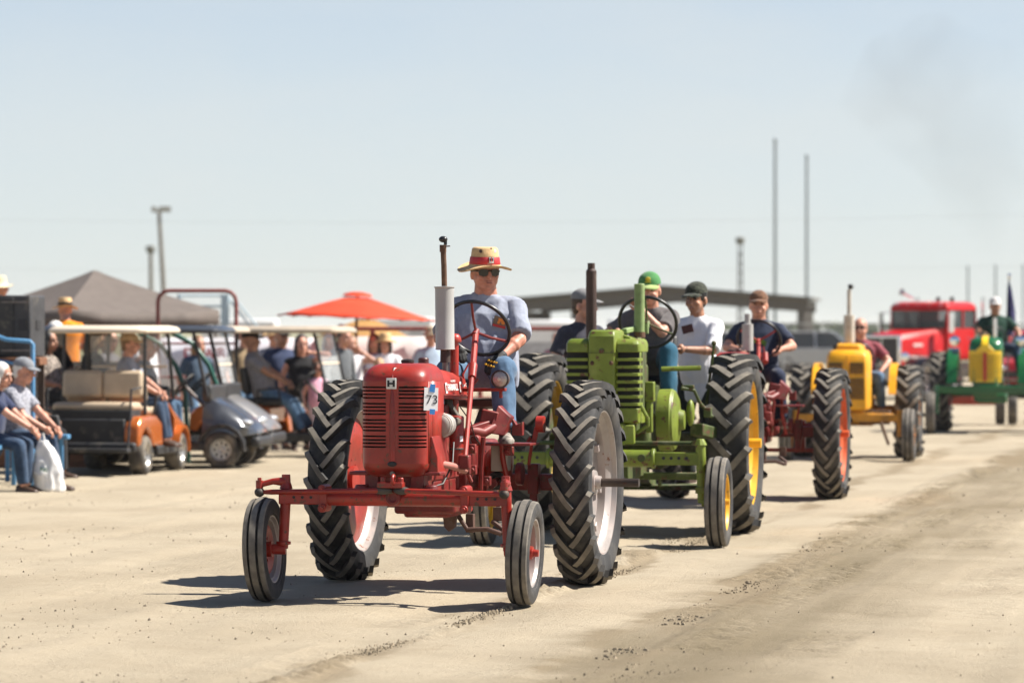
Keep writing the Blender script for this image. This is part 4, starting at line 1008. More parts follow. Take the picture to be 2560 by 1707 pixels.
for (y, w_, zt) in ((-1.75, .20, 1.66), (-1.3, .19, 1.65), (-.75, .17, 1.63), (-.7, .15, 1.60)):
    hf = [(w_, 1.42), (w_, 1.56), (w_ * .85, zt - .03), (w_ * .4, zt), (0, zt + .006)]
    secs.append([V((x, y, z)) for x, z in hf] + [V((-x, y, z)) for x, z in hf[-2::-1]])
hd.loft(secs); hd.build('hood', GRN, gt_, 40)
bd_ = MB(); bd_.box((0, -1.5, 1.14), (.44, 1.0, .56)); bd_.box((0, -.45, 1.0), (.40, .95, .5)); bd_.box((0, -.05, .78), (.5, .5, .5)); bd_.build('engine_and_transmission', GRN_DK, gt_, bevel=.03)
pd = MB(); pd.box((.02, -2.0, .87), (.30, .28, .17)); pd.box((.19, -2.1, .87), (.13, .07, .15)); pd.build('front_pedestal', GRN, gt_, bevel=.01)
pd = MB(); pd.tube([(.29, -2.03, 1.10), (.35, -2.03, .99), (.35, -2.03, .94), (.26, -2.03, .88)], .015, 8); pd.build('steering_link', GRN, gt_)
pd = MB(); pd.box((.33, -1.75, 1.20), (.075, .10, .16)); pd.box((.325, -1.75, 1.0), (.05, .08, .25)); pd.build('side_tank', GRN, gt_, bevel=.01)
fl = MB(); fl.lathe([(-.06, 0), (-.06, .22), (-.05, .248), (.05, .252), (.065, .24)], (.40, -1.28, .965), axis=(1, 0, 0), n=44); fo = fl.build('flywheel', GRN, gt_, 35)
fl = MB(); fl.lathe([(.066, .242), (.075, .236), (.10, .18), (.11, .09), (.15, .075), (.155, 0)], (.40, -1.28, .965), axis=(1, 0, 0), n=44); fl.build('flywheel_cover', GRN, fo, 30)
fl = MB(); fl.ell((.57, -1.05, 1.02), (.035, .06, .11)); fl.build('governor_cover', GRN, gt_)
cr = MB(); cr.tube([(.50, -1.1, 1.22), (.60, -1.05, 1.20), (.64, -1.0, 1.10), (.70, -.95, 1.02), (.74, -.95, .98)], .016, 8); cr.box((.70, -.95, 1.02), (.06, .10, .08)); cr.box((.55, -1.05, 1.23), (.10, .06, .03)); cr.build('clutch_linkage', GRN_DK, gt_, bevel=.005)
cr = MB(); cr.bar((.60, -.9, .88), (.80, -.4, .80), .12, .10); cr.build('side_frame', GRN_DK, gt_, bevel=.01)
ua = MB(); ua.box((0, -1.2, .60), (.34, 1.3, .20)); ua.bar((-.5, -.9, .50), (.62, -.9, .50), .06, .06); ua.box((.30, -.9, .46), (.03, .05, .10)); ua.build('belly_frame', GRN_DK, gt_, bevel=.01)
axl = MB(); axl.bar((-.78, 0, .745), (.78, 0, .745), .16, .18); axl.build('rear_axle_housing', GRN_DK, gt_, bevel=.03)
MB().cyl((.90, 0, .745), (1.04, 0, .745), .04, n=14).build('axle_shaft', RIMY, gt_)
BRST = mat('brown_stack', (.045, .022, .017), .7, var=.3, dust=.1, rust=.3, rustcol=(.03, .014, .01))
es = MB().lathe([(0, 0), (0, .043), (.58, .043), (.60, .030), (.645, .030), (.645, .024), (.55, .022)], (-.20, -1.35, 1.585), n=24); es.build('exhaust_stack', BRST, gt_, 30)
STK = mat('pale_green_stack', (.21, .29, .11), .6, var=.2, rust=.35, dust=.15)
ai = MB().lathe([(0, .043), (.42, .043), (.425, .038), (.425, 0)], (.165, -1.15, 1.64), n=24); aio = ai.build('air_intake_stack', STK, gt_, 30)
MB().cyl((.165, -1.15, 1.63), (.165, -1.15, 1.675), .047, n=24).build('stack_collar', RUSTY, aio)
fb = MB(); fb.bar((.06, -1.3, 1.68), (.20, -.95, 1.73), .05, .04); fb.box((.22, -1.12, 1.71), (.03, .05, .10)); fb.build('stack_bracket', STK, gt_, bevel=.006)
bb = MB(); bb.tube([(.30, -.8, 1.37), (.62, -.75, 1.38)], .020, 8); bb.build('cross_bar', GRN, gt_)
lv = MB(); lv.tube([(.60, -.2, 1.05), (.64, -.28, 1.30), (.68, -.33, 1.56)], .013, 8); lv.ell((.68, -.335, 1.58), (.022, .022, .022)); lv.build('clutch_lever', GRN_DK, gt_)
steering_wheel(gt_, V((.165, -.62, 1.755)), V((.05, .86, .5)), .238, 3, .02, BLACK, GRN_DK, start=30, tr=.0145)
MB().tube([(.165, -.64, 1.74), (.12, -1.4, 1.5)], .018, 8).build('steering_shaft', GRN_DK, gt_)
dsh = MB().box((0, -.68, 1.45), (.3, .06, .25)); dsh.build('dash_panel', GRN_DK, gt_, bevel=.01)
sp = MB(); sp.box((.08, .06, 1.28), (.46, .40, .06)); sp.box((.08, .27, 1.48), (.44, .06, .34), (R(-12), 0, 0)); sp.build('seat', BLKPL, gt_, bevel=.03)
MB().box((.05, .05, 1.10), (.2, .3, .33)).build('seat_support', GRN_DK, gt_, bevel=.01)
pf = MB(); pf.box((.08, -.35, .99), (.62, .5, .025)); pf.build('foot_platform', GRN_DK, gt_)
pf = MB(); pf.box((.0, .75, .345), (1.5, .45, .04)); pf.bar((0, 0, .5), (0, .8, .36), .10, .08); pf.build('rear_step', GRN_DK, gt_, bevel=.006)
GCAP = cloth('cap_green', (.055, .19, .06)); GCAPB = cloth('cap_brim_green', (.30, .38, .14))
person('man in grey shirt and green cap driving the lime green tractor, hand at his chin', tl(GP, GYAW, (.12, .05, 0)), R(-14), hz=1.375, lean=.16, head=(R(6), R(10)), wp=(-.02, -.36, 1.86), ehp=(.7, -.1, -1), wm=(-.22, -.45, 1.66), ehm=(-1, .2, -.5),
       ap=(.24, -.50, 1.10), am=(-.22, -.50, 1.10), kh=(.2, -1, .9), shirt=cloth('taupe', (.115, .105, .105)), pants=cloth('teal_denim', (.025, .10, .16), .25, 6), skin=SKIN, hat='cap', hatmat=GCAP, hatmark={'brim': GCAPB, 'logo': mat('yellow_thread', (.5, .38, .02), .7)}, vox=.010, wr=.009, b=1.04)
person('man in white T-shirt and camouflage cap standing on the back of the lime green tractor', (1.62, 33.0, .365), R(-22), hz=.93, lean=.05, head=(R(-4), R(6)), wp=(.02, -.40, 1.16), ehp=(.9, .5, -.5), wm=(-.27, -.02, .78), ehm=(-1, .6, 0),
       ap=(.10, .0, .085), am=(-.10, .02, .085), shirt=TEEWHITE, pants=cloth('black_green', (.015, .02, .018), .3), skin=SKIN_TAN, hat='cap', hatmat=cloth('camo', (.035, .04, .028), .8, 40), hair=HAIR_BK, vox=.010, wr=.010, b=.90, shoulder=.94, sleeve=.95, long=True)
CARD2 = MB().box((0, 0, 0), (.10, .004, .07)); c2 = tag(CARD2.build('event_card', mat('card_dark', (.07, .02, .02), .6)), 'small dark and red event card on the white T-shirt', 'card'); c2.location = (1.515, 32.835, 1.70); c2.rotation_euler = (R(4), R(-14), R(-20))
person('person in dark T-shirt and grey cap riding behind the brown exhaust stack', (.60, 33.3, .365), R(35), hz=.90, lean=.03, head=(R(25), R(4)), shirt=cloth('slate', (.045, .045, .06)), pants=DENIM_DK, skin=SKIN, hat='cap', hatmat=cloth('grey_black', (.19, .19, .19)), hair=HAIR_BR, vox=.012, wp=(.10, -.32, 1.05), wm=(-.2, -.2, .95), s=.985)
# ------------------------------------------------------------------ third tractor: small red one, mostly behind the green
T3 = (2.42, 38.25); Y3 = R(-10.5)
t3 = thing('small_red_tractor', 'small faded red tractor half hidden behind the lime green one, orange rims', 'tractor', (*T3, 0), Y3)
RIMO = mat('orange_rim_paint', (.50, .09, .02), .5, var=.15, rust=.15, dust=.2); RED3 = mat('faded_red_paint', (.27, .022, .012), .5, var=.2, dust=.2, rust=.2)
skip = ('front_axle', 'front_wheel', 'spindle', 'steering_arm', 'tie_rod', 'ball_joint', 'number_card', 'muffler', 'exhaust_pipe', 'pipe_clamp', 'rain_cap', 'drag_link_arm', 'joint_boot', 'axle_pivot', 'rear_wheel', 'headlamp', 'lamp_arm', 'axle_shaft', 'air_intake', 'tail_lamp', 'steering_wheel', 'steering_shaft', 'steering_column', 'battery_box')
for ch in list(red.children):
    if ch.name.startswith(skip): continue
    copy_tree(ch, t3)
for sx in (-1, 1):
    wheel(t3, 'rear_wheel', (sx * .80, 0, .655), .66, .27, .475, 'ag', RIMO, RIMO, RIMO, sx, off=-.05, nl=22, hubr=.09, bolts=6)
    wheel(t3, 'front_wheel', (sx * .14, -1.95, .32), .32, .14, .20, 'rib', RIMO, RIMO, RIMO, sx, off=-.01, hubr=.04, bolts=0)
MB().cyl((0, -1.95, .32), (0, -1.95, .78), .06, n=16).build('front_column', RED3, t3)
MB().cyl((.80, 0, .655), (.97, 0, .655), .035, n=14).build('axle_shaft', RIMO, t3)
MB().lathe([(0, 0), (0, .055), (.26, .055), (.265, .03), (.36, .028), (.36, 0)], (.07, -.99, 1.49), n=24).build('muffler', GREYP, t3, 30)
steering_wheel(t3, V((.13, -.55, 1.60)), V((.05, .86, .5)), .215, 3, .03, BLACK, RED3, start=90)
MB().tube([(.13, -.57, 1.58), (.2, -1.2, 1.25)], .02, 8).build('steering_shaft', RED3, t3)
db = MB(); db.box((.45, .30, .62), (.10, .12, .32)); db.bar((.05, .30, .48), (.62, .30, .48), .05, .04); db.bar((.1, .28, .70), (.75, .28, .70), .08, .10); db.build('drawbar_frame', RED3, t3, bevel=.01)
PRT = cloth('navy_print', (.018, .026, .052))
T, J = person('young man in navy T-shirt and brown cap steering the small red tractor', tl(T3, Y3, (.06, .02, 0)), R(-6), hz=1.28, lean=.06, head=(R(2), R(2)), wp=(.235, -.42, 1.50), ehp=(1, .2, -.6), wm=(-.18, -.42, 1.50), ehm=(-1, .2, -.6), ap=(.24, -.45, .80), am=(-.24, -.45, .90), kh=(.1, -1, .9),
       shirt=PRT, pants=cloth('indigo', (.014, .022, .05), .25, 6), skin=SKIN, shoes=mat('tan_boot', (.35, .26, .18), .8), hat='cap', hatmat=cloth('brown_cap', (.14, .07, .04), .5, 30), vox=.011, wr=.008, b=1.12, shoulder=1.05)
pr = MB(); pr.box((0, 0, 0), (.15, .012, .11), (0, .3, 0)); pr.box((.02, 0, -.07), (.10, .012, .08), (0, -.4, 0)); po = pr.build('shirt_print', mat('leaf_print', (.10, .20, .02), .8, var=.7, scale=30), T); po.location = J['N'] - J['up'] * .22 + J['fw'] * .165

# ------------------------------------------------------------------ fourth: yellow tractor
T4 = (4.62, 51.0); Y4 = R(-9)
t4 = thing('yellow_tractor', 'weathered yellow tractor with tall pale muffler driven by man in maroon', 'tractor', (*T4, 0), Y4)
RIMYO = mat('orange_yellow_rim', (.55, .22, .02), .5, var=.15, rust=.2)
for sx in (-1, 1):
    wheel(t4, 'rear_wheel', (sx * .70, 0, .615), .62, .33, .36, 'ag', RIMYO, RIMYO, YEL_DK, sx, off=-.05, nl=17, lug=.04, lw=.06, hubr=.09, bolts=0)
    wheel(t4, 'front_wheel', (sx * .79, -1.75, .34), .345, .17, .20, 'rib', RIMYO, RIMYO, RIMYO, sx, off=-.02, hubr=.05, bolts=0)
a = MB(); a.bar((-.70, -1.72, .56), (.70, -1.72, .56), .11, .10); a.bar((.0, -1.78, .62), (.62, -1.70, .60), .05, .03); a.build('front_axle', YEL_DK, t4, bevel=.01)
for sx in (-1, 1): MB().cyl((sx * .68, -1.73, .66), (sx * .69, -1.74, .32), .05, n=12).build('spindle', YEL_DK, t4)
n_ = MB(); secs = []
for (z, w_, f) in ((.66, .26, .03), (.72, .275, 0), (1.25, .275, 0), (1.36, .27, .02), (1.42, .24, .08), (1.44, .18, .14)):
    secs.append([V((-w_, -1.80 + f + .05, z)), V((-w_ + .04, -1.83 + f, z)), V((0, -1.86 + f, z)), V((w_ - .04, -1.83 + f, z)), V((w_, -1.80 + f + .05, z)), V((w_ * .9, -.75, z)), V((-w_ * .9, -.75, z))])
n_.loft(secs); no = n_.build('nose', YEL, t4, 40, bevel=.012)
cw = MB(); secs = []
for (y, z0, z1, w_) in ((-1.62, 1.40, 1.50, .16), (-1.5, 1.40, 1.525, .165), (-.75, 1.36, 1.50, .17)):
    secs.append([V((-w_, y, z0)), V((-w_ * .92, y, z1)), V((w_ * .92, y, z1)), V((w_, y, z0))])
cw.loft(secs); cw.build('hood', YEL, t4, 30, bevel=.02)
GRM = mat('dark_grille_mesh', (.05, .03, .008), .7, var=.4, scale=40)
for (x0, x1, z0, z1) in ((.035, .21, 1.13, 1.27), (.035, .22, .80, 1.07), (-.24, -.06, 1.13, 1.27), (-.24, -.06, .80, 1.07)):
    p = MB().box(((x0 + x1) / 2, -1.852 + .02 * abs(x0 + x1), (z0 + z1) / 2), (x1 - x0, .03, z1 - z0), (0, 0, .10 * (1 if x0 > 0 else -1))); gp = p.build('grille_panel', GRM, no)
    first = None
    for k in range(int((z1 - z0) / .030)):
        c_ = ((x0 + x1) / 2, -1.872 + .02 * abs(x0 + x1), z0 + .015 + k * .030)
        if first is None: first = MB().box((0, 0, 0), (x1 - x0, .008, .009), (0, 0, .10 * (1 if x0 > 0 else -1))).build('grille_slat', YEL_DK, gp, loc=c_)
        else: inst(first, gp, c_)
MB().bar((0, -1.88, .68), (0, -1.87, 1.36), .03, .02, up=(0, 1, 0)).build('nose_ridge', YEL, no)
MB().lathe([(0, 0), (0, .072), (.36, .072), (.365, .03), (.70, .028), (.70, 0)], (-.02, -1.15, 1.53), n=24).build('muffler', mat('pale_muffler', (.46, .42, .36), .6, rust=.1), t4, 30)
MB().ell((.0, -1.15, 2.265), (.04, .035, .035)).build('rain_cap', BLACK, t4)
MB().lathe([(0, 0), (0, .05), (.06, .05), (.06, 0)], (-.16, -1.5, 1.44), n=16).build('fuel_cap', DARKMET, t4)
bd_ = MB(); bd_.box((0, -.7, .75), (.36, 1.4, .45)); bd_.box((0, -.1, .62), (.5, .5, .4)); bd_.bar((-.66, 0, .615), (.66, 0, .615), .16, .16); bd_.build('transmission', YEL_DK, t4, bevel=.03)
bd_ = MB(); bd_.box((.30, -.9, .55), (.4, .35, .18)); bd_.tube([(.38, -1.1, .52), (.44, -1.15, .36), (.50, -1.2, .20)], .022, 8); bd_.build('hanging_linkage', mat('brown_linkage', (.10, .06, .035), .8, rust=.3), t4)
for sx in (-1, 1):
    f_ = MB(); secs = []
    for k in range(7):
        t = R(20 + 22 * k); secs.append([V((sx * .46, -math.cos(t) * .68, .64 + math.sin(t) * .62)), V((sx * .56, -math.cos(t) * .68, .64 + math.sin(t) * .62)), V((sx * .56, -math.cos(t) * .65, .64 + math.sin(t) * .59)), V((sx * .46, -math.cos(t) * .65, .64 + math.sin(t) * .59))])
    f_.loft(secs); f_.build('fender', YEL, t4, 30)
steering_wheel(t4, V((.05, -.5, 1.36)), V((0, .8, .6)), .2, 3, .03, BLACK, YEL_DK)
MB().tube([(.05, -.52, 1.34), (.05, -.8, 1.2)], .02, 8).build('steering_shaft', YEL_DK, t4)
MB().box((.03, .05, .96), (.46, .4, .08)).build('seat', BLKPL, t4, bevel=.03); MB().box((.03, .0, .87), (.3, .35, .12)).build('seat_base', YEL_DK, t4)
MB().box((.0, -.45, .56), (1.0, .4, .03)).build('foot_platform', YEL_DK, t4)
person('balding man in maroon T-shirt and sunglasses driving the yellow tractor', tl(T4, Y4, (.05, .02, 0)), R(-8), hz=1.07, lean=.02, head=(R(-4), R(0)), wp=(.30, -.30, 1.17), ehp=(1, .3, -.4), wm=(-.15, -.42, 1.32), ehm=(-1, .2, -.6), ap=(.30, -.42, .66), am=(-.26, -.42, .66), kh=(.3, -1, .9),
       shirt=MAROON, pants=DENIM, skin=SKIN, hair=HAIR_BR, hairstyle='bald', shades=True, vox=.014, b=1.22, shoulder=1.12, s=.99)
# ------------------------------------------------------------------ fifth: dark green tractor with yellow grille
T5 = (8.05, 64.2); Y5 = R(-9)
t5 = thing('dark_green_tractor', 'dark green tractor with yellow barred grille, red centre strip and wide front axle', 'tractor', (*T5, 0), Y5)
RIMR = mat('red_rim_paint', (.50, .03, .025), .4, var=.1)
for sx in (-1, 1):
    wheel(t5, 'rear_wheel', (sx * .80, 0, .67), .675, .32, .46, 'ag', RIMR, RIMR, RIMR, sx, off=-.05, nl=20, lug=.04, lw=.058, hubr=.09, bolts=0)
    wheel(t5, 'front_wheel', (sx * .88, -2.1, .345), .35, .16, .21, 'rib', RIMR, RIMR, RIMR, sx, off=-.02, hubr=.05, bolts=0)
    f_ = MB(); secs = []
    for k in range(8):
        t = R(10 + 20 * k); secs.append([V((sx * .50, -math.cos(t) * .76, .68 + math.sin(t) * .72)), V((sx * .68, -math.cos(t) * .76, .68 + math.sin(t) * .72)), V((sx * .68, -math.cos(t) * .73, .68 + math.sin(t) * .69)), V((sx * .50, -math.cos(t) * .73, .68 + math.sin(t) * .69))])
    f_.loft(secs); f_.build('fender', OLV, t5, 30)
    l_ = MB().lathe([(.12, 0), (.1, .05), (0, .09), (-.01, .085), (-.02, .04), (-.022, 0)], (sx * .55, -.62, 1.52), axis=(0, 1, 0), n=20); l_.build('headlamp', CHROME, t5)
    MB().cyl((sx * .78, -2.08, .80), (sx * .79, -2.1, .33), .045, n=12).build('spindle', OLV, t5)
MB().bar((-.82, -2.05, .725), (.82, -2.05, .725), .11, .13).build('front_axle', OLV, t5, bevel=.015)
n_ = MB(); secs = []
for (z, w_, f) in ((.82, .22, .03), (.86, .25, 0), (1.36, .265, 0), (1.37, .268, 0), (1.47, .26, .02), (1.55, .235, .10), (1.585, .16, .2)):
    secs.append([V((x * w_, -2.02 + f + .10 * abs(x) ** 2.6, z)) for x in (-1, -.85, -.5, 0, .5, .85, 1)] + [V((w_, -.7, z)), V((-w_, -.7, z))])
n_.loft(secs); no5 = n_.build('hood', OLV, t5, 50)
gy_ = MB(); secs = []
for z in (.85, 1.36): secs.append([V((x * .262, -2.035 + .10 * abs(x) ** 2.6, z)) for x in (-1, -.85, -.5, 0, .5, .85, 1)] + [V((x * .25, -1.95, z)) for x in (1, -1)])
gy_.loft(secs); gp = gy_.build('grille', OLY, no5, 50)
first = None
for k in range(9):
    z = .93 + k * .047
    if first is None:
        first = MB().loft([[V((x * .268, -2.040 + .10 * abs(x) ** 2.6 - e, z_)) for x in (-1, -.85, -.5, 0, .5, .85, 1)] for z_, e in ((-.012, 0), (-.008, .012), (.008, .012), (.012, 0))], False).build('grille_bar', OLY, gp, 30, loc=(0, 0, z))
    else: inst(first, gp, (0, 0, z))
SLT = mat('grille_slot_dark', (.20, .12, .01), .7)
first = None
for k in range(9):
    z = .907 + k * .047
    if first is None: first = MB().loft([[V((x * .263, -2.0372 + .10 * abs(x) ** 2.6, z_)) for x in (-1, -.85, -.5, 0, .5, .85, 1)] for z_ in (-.006, .006)], False).build('grille_slot', SLT, gp, 30, loc=(0, 0, z))
    else: inst(first, gp, (0, 0, z))
MB().box((0, -2.055, 1.10), (.055, .03, .46)).build('red_strip', mat('red_strip', (.45, .02, .015), .4), gp)
yc = MB().loft([[V((-.05 - k_, y_, z_)), V((.05 + k_, y_, z_)), V((.05 + k_, y_ + .02, z_ + .012)), V((-.05 - k_, y_ + .02, z_ + .012))] for (y_, z_, k_) in ((-2.045, 1.36, .10), (-2.042, 1.42, .03), (-2.03, 1.47, 0), (-1.95, 1.545, 0), (-1.84, 1.585, 0), (-1.2, 1.60, 0))]); yc.build('yellow_stripe', OLY, no5, 40)
bd_ = MB(); bd_.box((0, -1.2, .85), (.40, 1.6, .5)); bd_.box((0, -.1, .70), (.5, .6, .4)); bd_.bar((-.7, 0, .67), (.7, 0, .67), .18, .18); bd_.box((.1, -1.6, .58), (.5, .4, .16)); bd_.build('engine_and_transmission', OLV, t5, bevel=.03)
MB().lathe([(0, .03), (.34, .03), (.34, .024)], (.14, -1.25, 1.56), n=16).build('exhaust_pipe', CHROME, t5)
steering_wheel(t5, V((.08, -.55, 1.58)), V((0, .86, .5)), .21, 3, .03, BLACK, OLV)
MB().tube([(.08, -.57, 1.55), (.05, -1.0, 1.4)], .02, 8).build('steering_shaft', OLV, t5)
MB().box((.06, .10, 1.28), (.46, .4, .08)).build('seat', BLKPL, t5, bevel=.03); MB().box((.06, .08, 1.08), (.2, .3, .34)).build('seat_base', OLV, t5); MB().box((0, -.45, .85), (1.1, .4, .03)).build('foot_platform', OLV, t5)
person('man in dark green T-shirt and white cap driving the dark green tractor', tl(T5, Y5, (.10, .04, 0)), R(-5), hz=1.40, lean=-.02, head=(R(4), R(2)), wp=(.40, -.34, 1.50), ehp=(1, .5, -.2), wm=(-.2, -.42, 1.60), ehm=(-1, .2, -.4), ap=(.40, -.45, .95), am=(-.3, -.45, .95), kh=(.5, -1, .9),
       shirt=FOREST, pants=DENIM_DK, skin=SKIN_TAN, hat='cap', hatmat=cloth('pale_cap', (.55, .53, .52)), vox=.015, b=1.18, shoulder=1.12, s=1.02)
fg = thing('flag', 'furled dark blue flag on a pole with silver finial behind the dark green tractor', 'flag', (8.45, 64.9, 0), 0)
MB().cyl((0, 0, .7), (.03, 0, 2.60), .014, n=10).build('pole', STEEL, fg); MB().ell((.032, 0, 2.62), (.035, .035, .05)).build('finial', CHROME, fg)
cl = MB(); secs = []
for (z, w_) in ((2.52, .015), (2.4, .05), (2.2, .08), (2.0, .10), (1.75, .11), (1.6, .07)):
    secs.append([V((.02 + w_ * (.3 + .7 * math.cos(t)) * (1 + .2 * math.sin(3 * t + z * 4)), w_ * .6 * math.sin(t), z)) for t in (2 * math.pi * k / 12 for k in range(12))])
cl.loft(secs); cl.build('cloth', cloth('flag_blue', (.035, .035, .10), .5, 8), fg, 60)
tra = thing('red_implement', 'low red implement on small dark wheels rolling behind the dark green tractor', 'implement', (8.35, 68.5, 0), R(-8))
MB().box((0, 0, .50), (.85, .7, .28)).build('frame', mat('implement_red', (.36, .05, .025), .6, rust=.3), tra, bevel=.03)
MB().bar((0, -.9, .42), (0, -.3, .45), .10, .10).build('drawbar', mat('implement_red', (0, 0, 0)), tra)
for x in (-.62, .44, .66): wheel(tra, 'wheel', (x, 0 if x < 0 else -.1, .33), .33, .17, .19, 'rib', RIMR, DARKMET, DARKMET, 1, bolts=0)
# ------------------------------------------------------------------ red highway truck far down the line
GLASS = glassy('windscreen_glass', (.05, .065, .07), .55); GLASSC = glassy('clear_windscreen', (.75, .78, .78), .22)
tk = thing('red_truck', 'red long-nosed highway truck with chrome grille and roof marker lights', 'truck', (10.72, 96.2, 0), R(-36))
# body axes: forward -Y; front bumper near y=-3
MB().box((0, -.1, 1.36), (1.62, 1.45, .82)).build('cab_body', TRUCKRED, tk, bevel=.07)
rf = MB(); secs = []
for (z, i) in ((2.20, 0), (2.30, .02), (2.38, .08), (2.42, .22)): secs.append([V((x * (.84 - i), -.12 + y * (.76 - i), z)) for x, y in ((-1, -1), (-.5, -1.10), (.5, -1.10), (1, -1), (1, 1), (-1, 1))])
rf.loft(secs); rf.build('cab_roof', TRUCKRED, tk, 50, bevel=.03)
for (x, y) in ((-.80, -.84), (.80, -.84), (.80, .60), (-.80, .60), (.81, -.10), (-.81, -.10)):
    MB().bar((x, y, 1.74), (x * .985, y + (.04 if y < 0 else -.02), 2.24), .07, .07).build('pillar', TRUCKRED, tk, bevel=.015)
MB().bar((0, -.90, 1.74), (0, -.86, 2.24), .035, .04).build('windscreen_divider', STEEL, tk)
MB().box((0, .60, 1.80), (1.56, .04, .12)).build('cab_back', TRUCKRED, tk); MB().box((-.52, .60, 2.0), (.52, .04, .5)).build('cab_back', TRUCKRED, tk); MB().box((.52, .60, 2.0), (.52, .04, .5)).build('cab_back', TRUCKRED, tk)
for sx in (-1, 1):
    MB().box((sx * .40, -.875, 1.98), (.74, .012, .46)).build('windscreen', GLASS, tk); MB().box((sx * .81, -.46, 1.98), (.012, .64, .44)).build('side_window', GLASS, tk); MB().box((sx * .81, .26, 1.98), (.012, .60, .44)).build('side_window', GLASS, tk)
    MB().box((sx * .818, -.14, 1.42), (.012, 1.0, .66)).build('door', TRUCKRED, tk, bevel=.01)
    MB().ell((sx * .83, .22, 1.50), (.015, .06, .02)).build('door_handle', CHROME, tk)
    m_ = MB(); m_.bar((sx * 1.02, -1.0, 1.65), (sx * 1.02, -1.0, 2.15), .05, .16); m_.tube([(sx * .8, -.85, 2.15), (sx * 1.02, -1.0, 2.15)], .012, 6); m_.tube([(sx * .8, -.85, 1.65), (sx * 1.02, -1.0, 1.65)], .012, 6); m_.build('mirror', CHROME, tk)
    fd = MB(); secs = []
    for k in range(9):
        t = R(-8 + 24 * k); secs.append([V((sx * .55, -2.0 - math.cos(t) * .62, .52 + math.sin(t) * .60)), V((sx * 1.02, -2.0 - math.cos(t) * .62, .50 + math.sin(t) * .57)), V((sx * 1.02, -2.0 - math.cos(t) * .58, .50 + math.sin(t) * .53)), V((sx * .55, -2.0 - math.cos(t) * .58, .52 + math.sin(t) * .55))])
    fd.loft(secs); fd.build('fender', mat('black_fender', (.012, .012, .014), .2, coat=.6), tk, 50)
    wheel(tk, 'front_wheel', (sx * .82, -2.0, .50), .50, .26, .29, 'rib', CHROME, STEEL, STEEL, sx, bolts=0, hubr=.12)
    wheel(tk, 'rear_wheel', (sx * .82, 2.2, .50), .50, .26, .29, 'rib', CHROME, STEEL, STEEL, sx, bolts=0, hubr=.12)
    h_ = MB().lathe([(.16, 0), (.12, .08), (0, .12), (-.02, .115), (-.03, .06), (-.035, 0)], (sx * .68, -2.72, 1.05), axis=(0, 1, 0), n=20); h_.build('headlamp', CHROME, tk)
    MB().cyl((sx * .95, .75, .8), (sx * .95, .75, 2.55), .06, n=14).build('exhaust_stack', CHROME, tk)
hd = MB(); secs = []
for (y, w_, zt) in ((-2.62, .50, 1.56), (-2.5, .515, 1.60), (-1.6, .60, 1.68), (-.82, .72, 1.76)):
    secs.append([V((-w_, y, .82)), V((-w_, y, zt - .12)), V((-w_ + .10, y, zt)), V((w_ - .10, y, zt)), V((w_, y, zt - .12)), V((w_, y, .82))])
hd.loft(secs); hd.build('hood', TRUCKRED, tk, 40, bevel=.02)
for sx in (-1, 1): MB().box((sx * .575, -1.9, 1.34), (.012, .40, .075), (0, 0, sx * R(-5.5))).build('hood_badge', mat('badge_pale', (.6, .45, .42), .4), tk)
gl = MB(); gl.box((0, -2.66, 1.20), (1.06, .08, .78)); go = gl.build('grille_surround', CHROME, tk, bevel=.03)
for sx in (-1, 1): MB().box((sx * .235, -2.705, 1.19), (.43, .02, .66)).build('grille_panel', mat('grille_dark', (.04, .038, .036), .6, var=.3, scale=60), go)
bp = MB(); bp.box((0, -2.92, .62), (2.05, .12, .34)); bp.build('bumper', mat('worn_steel_bumper', (.32, .31, .30), .4, metal=.5, dust=.3), tk, bevel=.03)
MB().box((0, -1.0, .60), (.9, 6.2, .22), None).build('chassis', DARKMET, tk) if False else MB().box((0, .3, .62), (.86, 6.0, .22)).build('chassis', DARKMET, tk)
MB().box((0, -2.6, .42), (1.5, .3, .22)).build('air_dam', BLKPL, tk); MB().box((0, -.05, .82), (1.5, .9, .18)).build('step_box', STEEL, tk)
first = None
for k in range(5):
    c_ = (-.62 + .31 * k, -.86, 2.34)
    if first is None: first = MB().ell((0, 0, 0), (.035, .06, .03)).build('marker_light', CHROME, tk, 60, loc=c_)
    else: inst(first, tk, c_)
hn = MB(); hn.lathe([(0, .03), (.35, .035), (.45, .09)], (-.50, -.30, 2.52), axis=(-.2, -1, .35), n=16); hn.cyl((-.50, -.2, 2.40), (-.50, -.2, 2.54), .02, n=8); hn.build('air_horn', CHROME, tk)
for x in (.12, .52): MB().lathe([(0, .03), (.08, .06), (.13, .05), (.14, 0)], (x, -.1, 2.41), n=14).build('roof_beacon', BLKPL, tk)
MB().box((.02, .2, 1.60), (1.3, .2, .7)).build('bench_seat', BLKPL, tk, bevel=.05)
person('driver seen through the windscreen of the red truck', tk.matrix_world @ V((0, 0, 0)) if False else (10.72 + .35 * math.cos(R(-36)) - .0, 96.2 + .35 * math.sin(R(-36)), .75), R(-30), hz=.55, shirt=DGREY, skin=SKIN, hair=HAIR_BR, vox=.02, legs=False, face=False, wp=(.30, -.35, .95), wm=(-.15, -.45, .95))
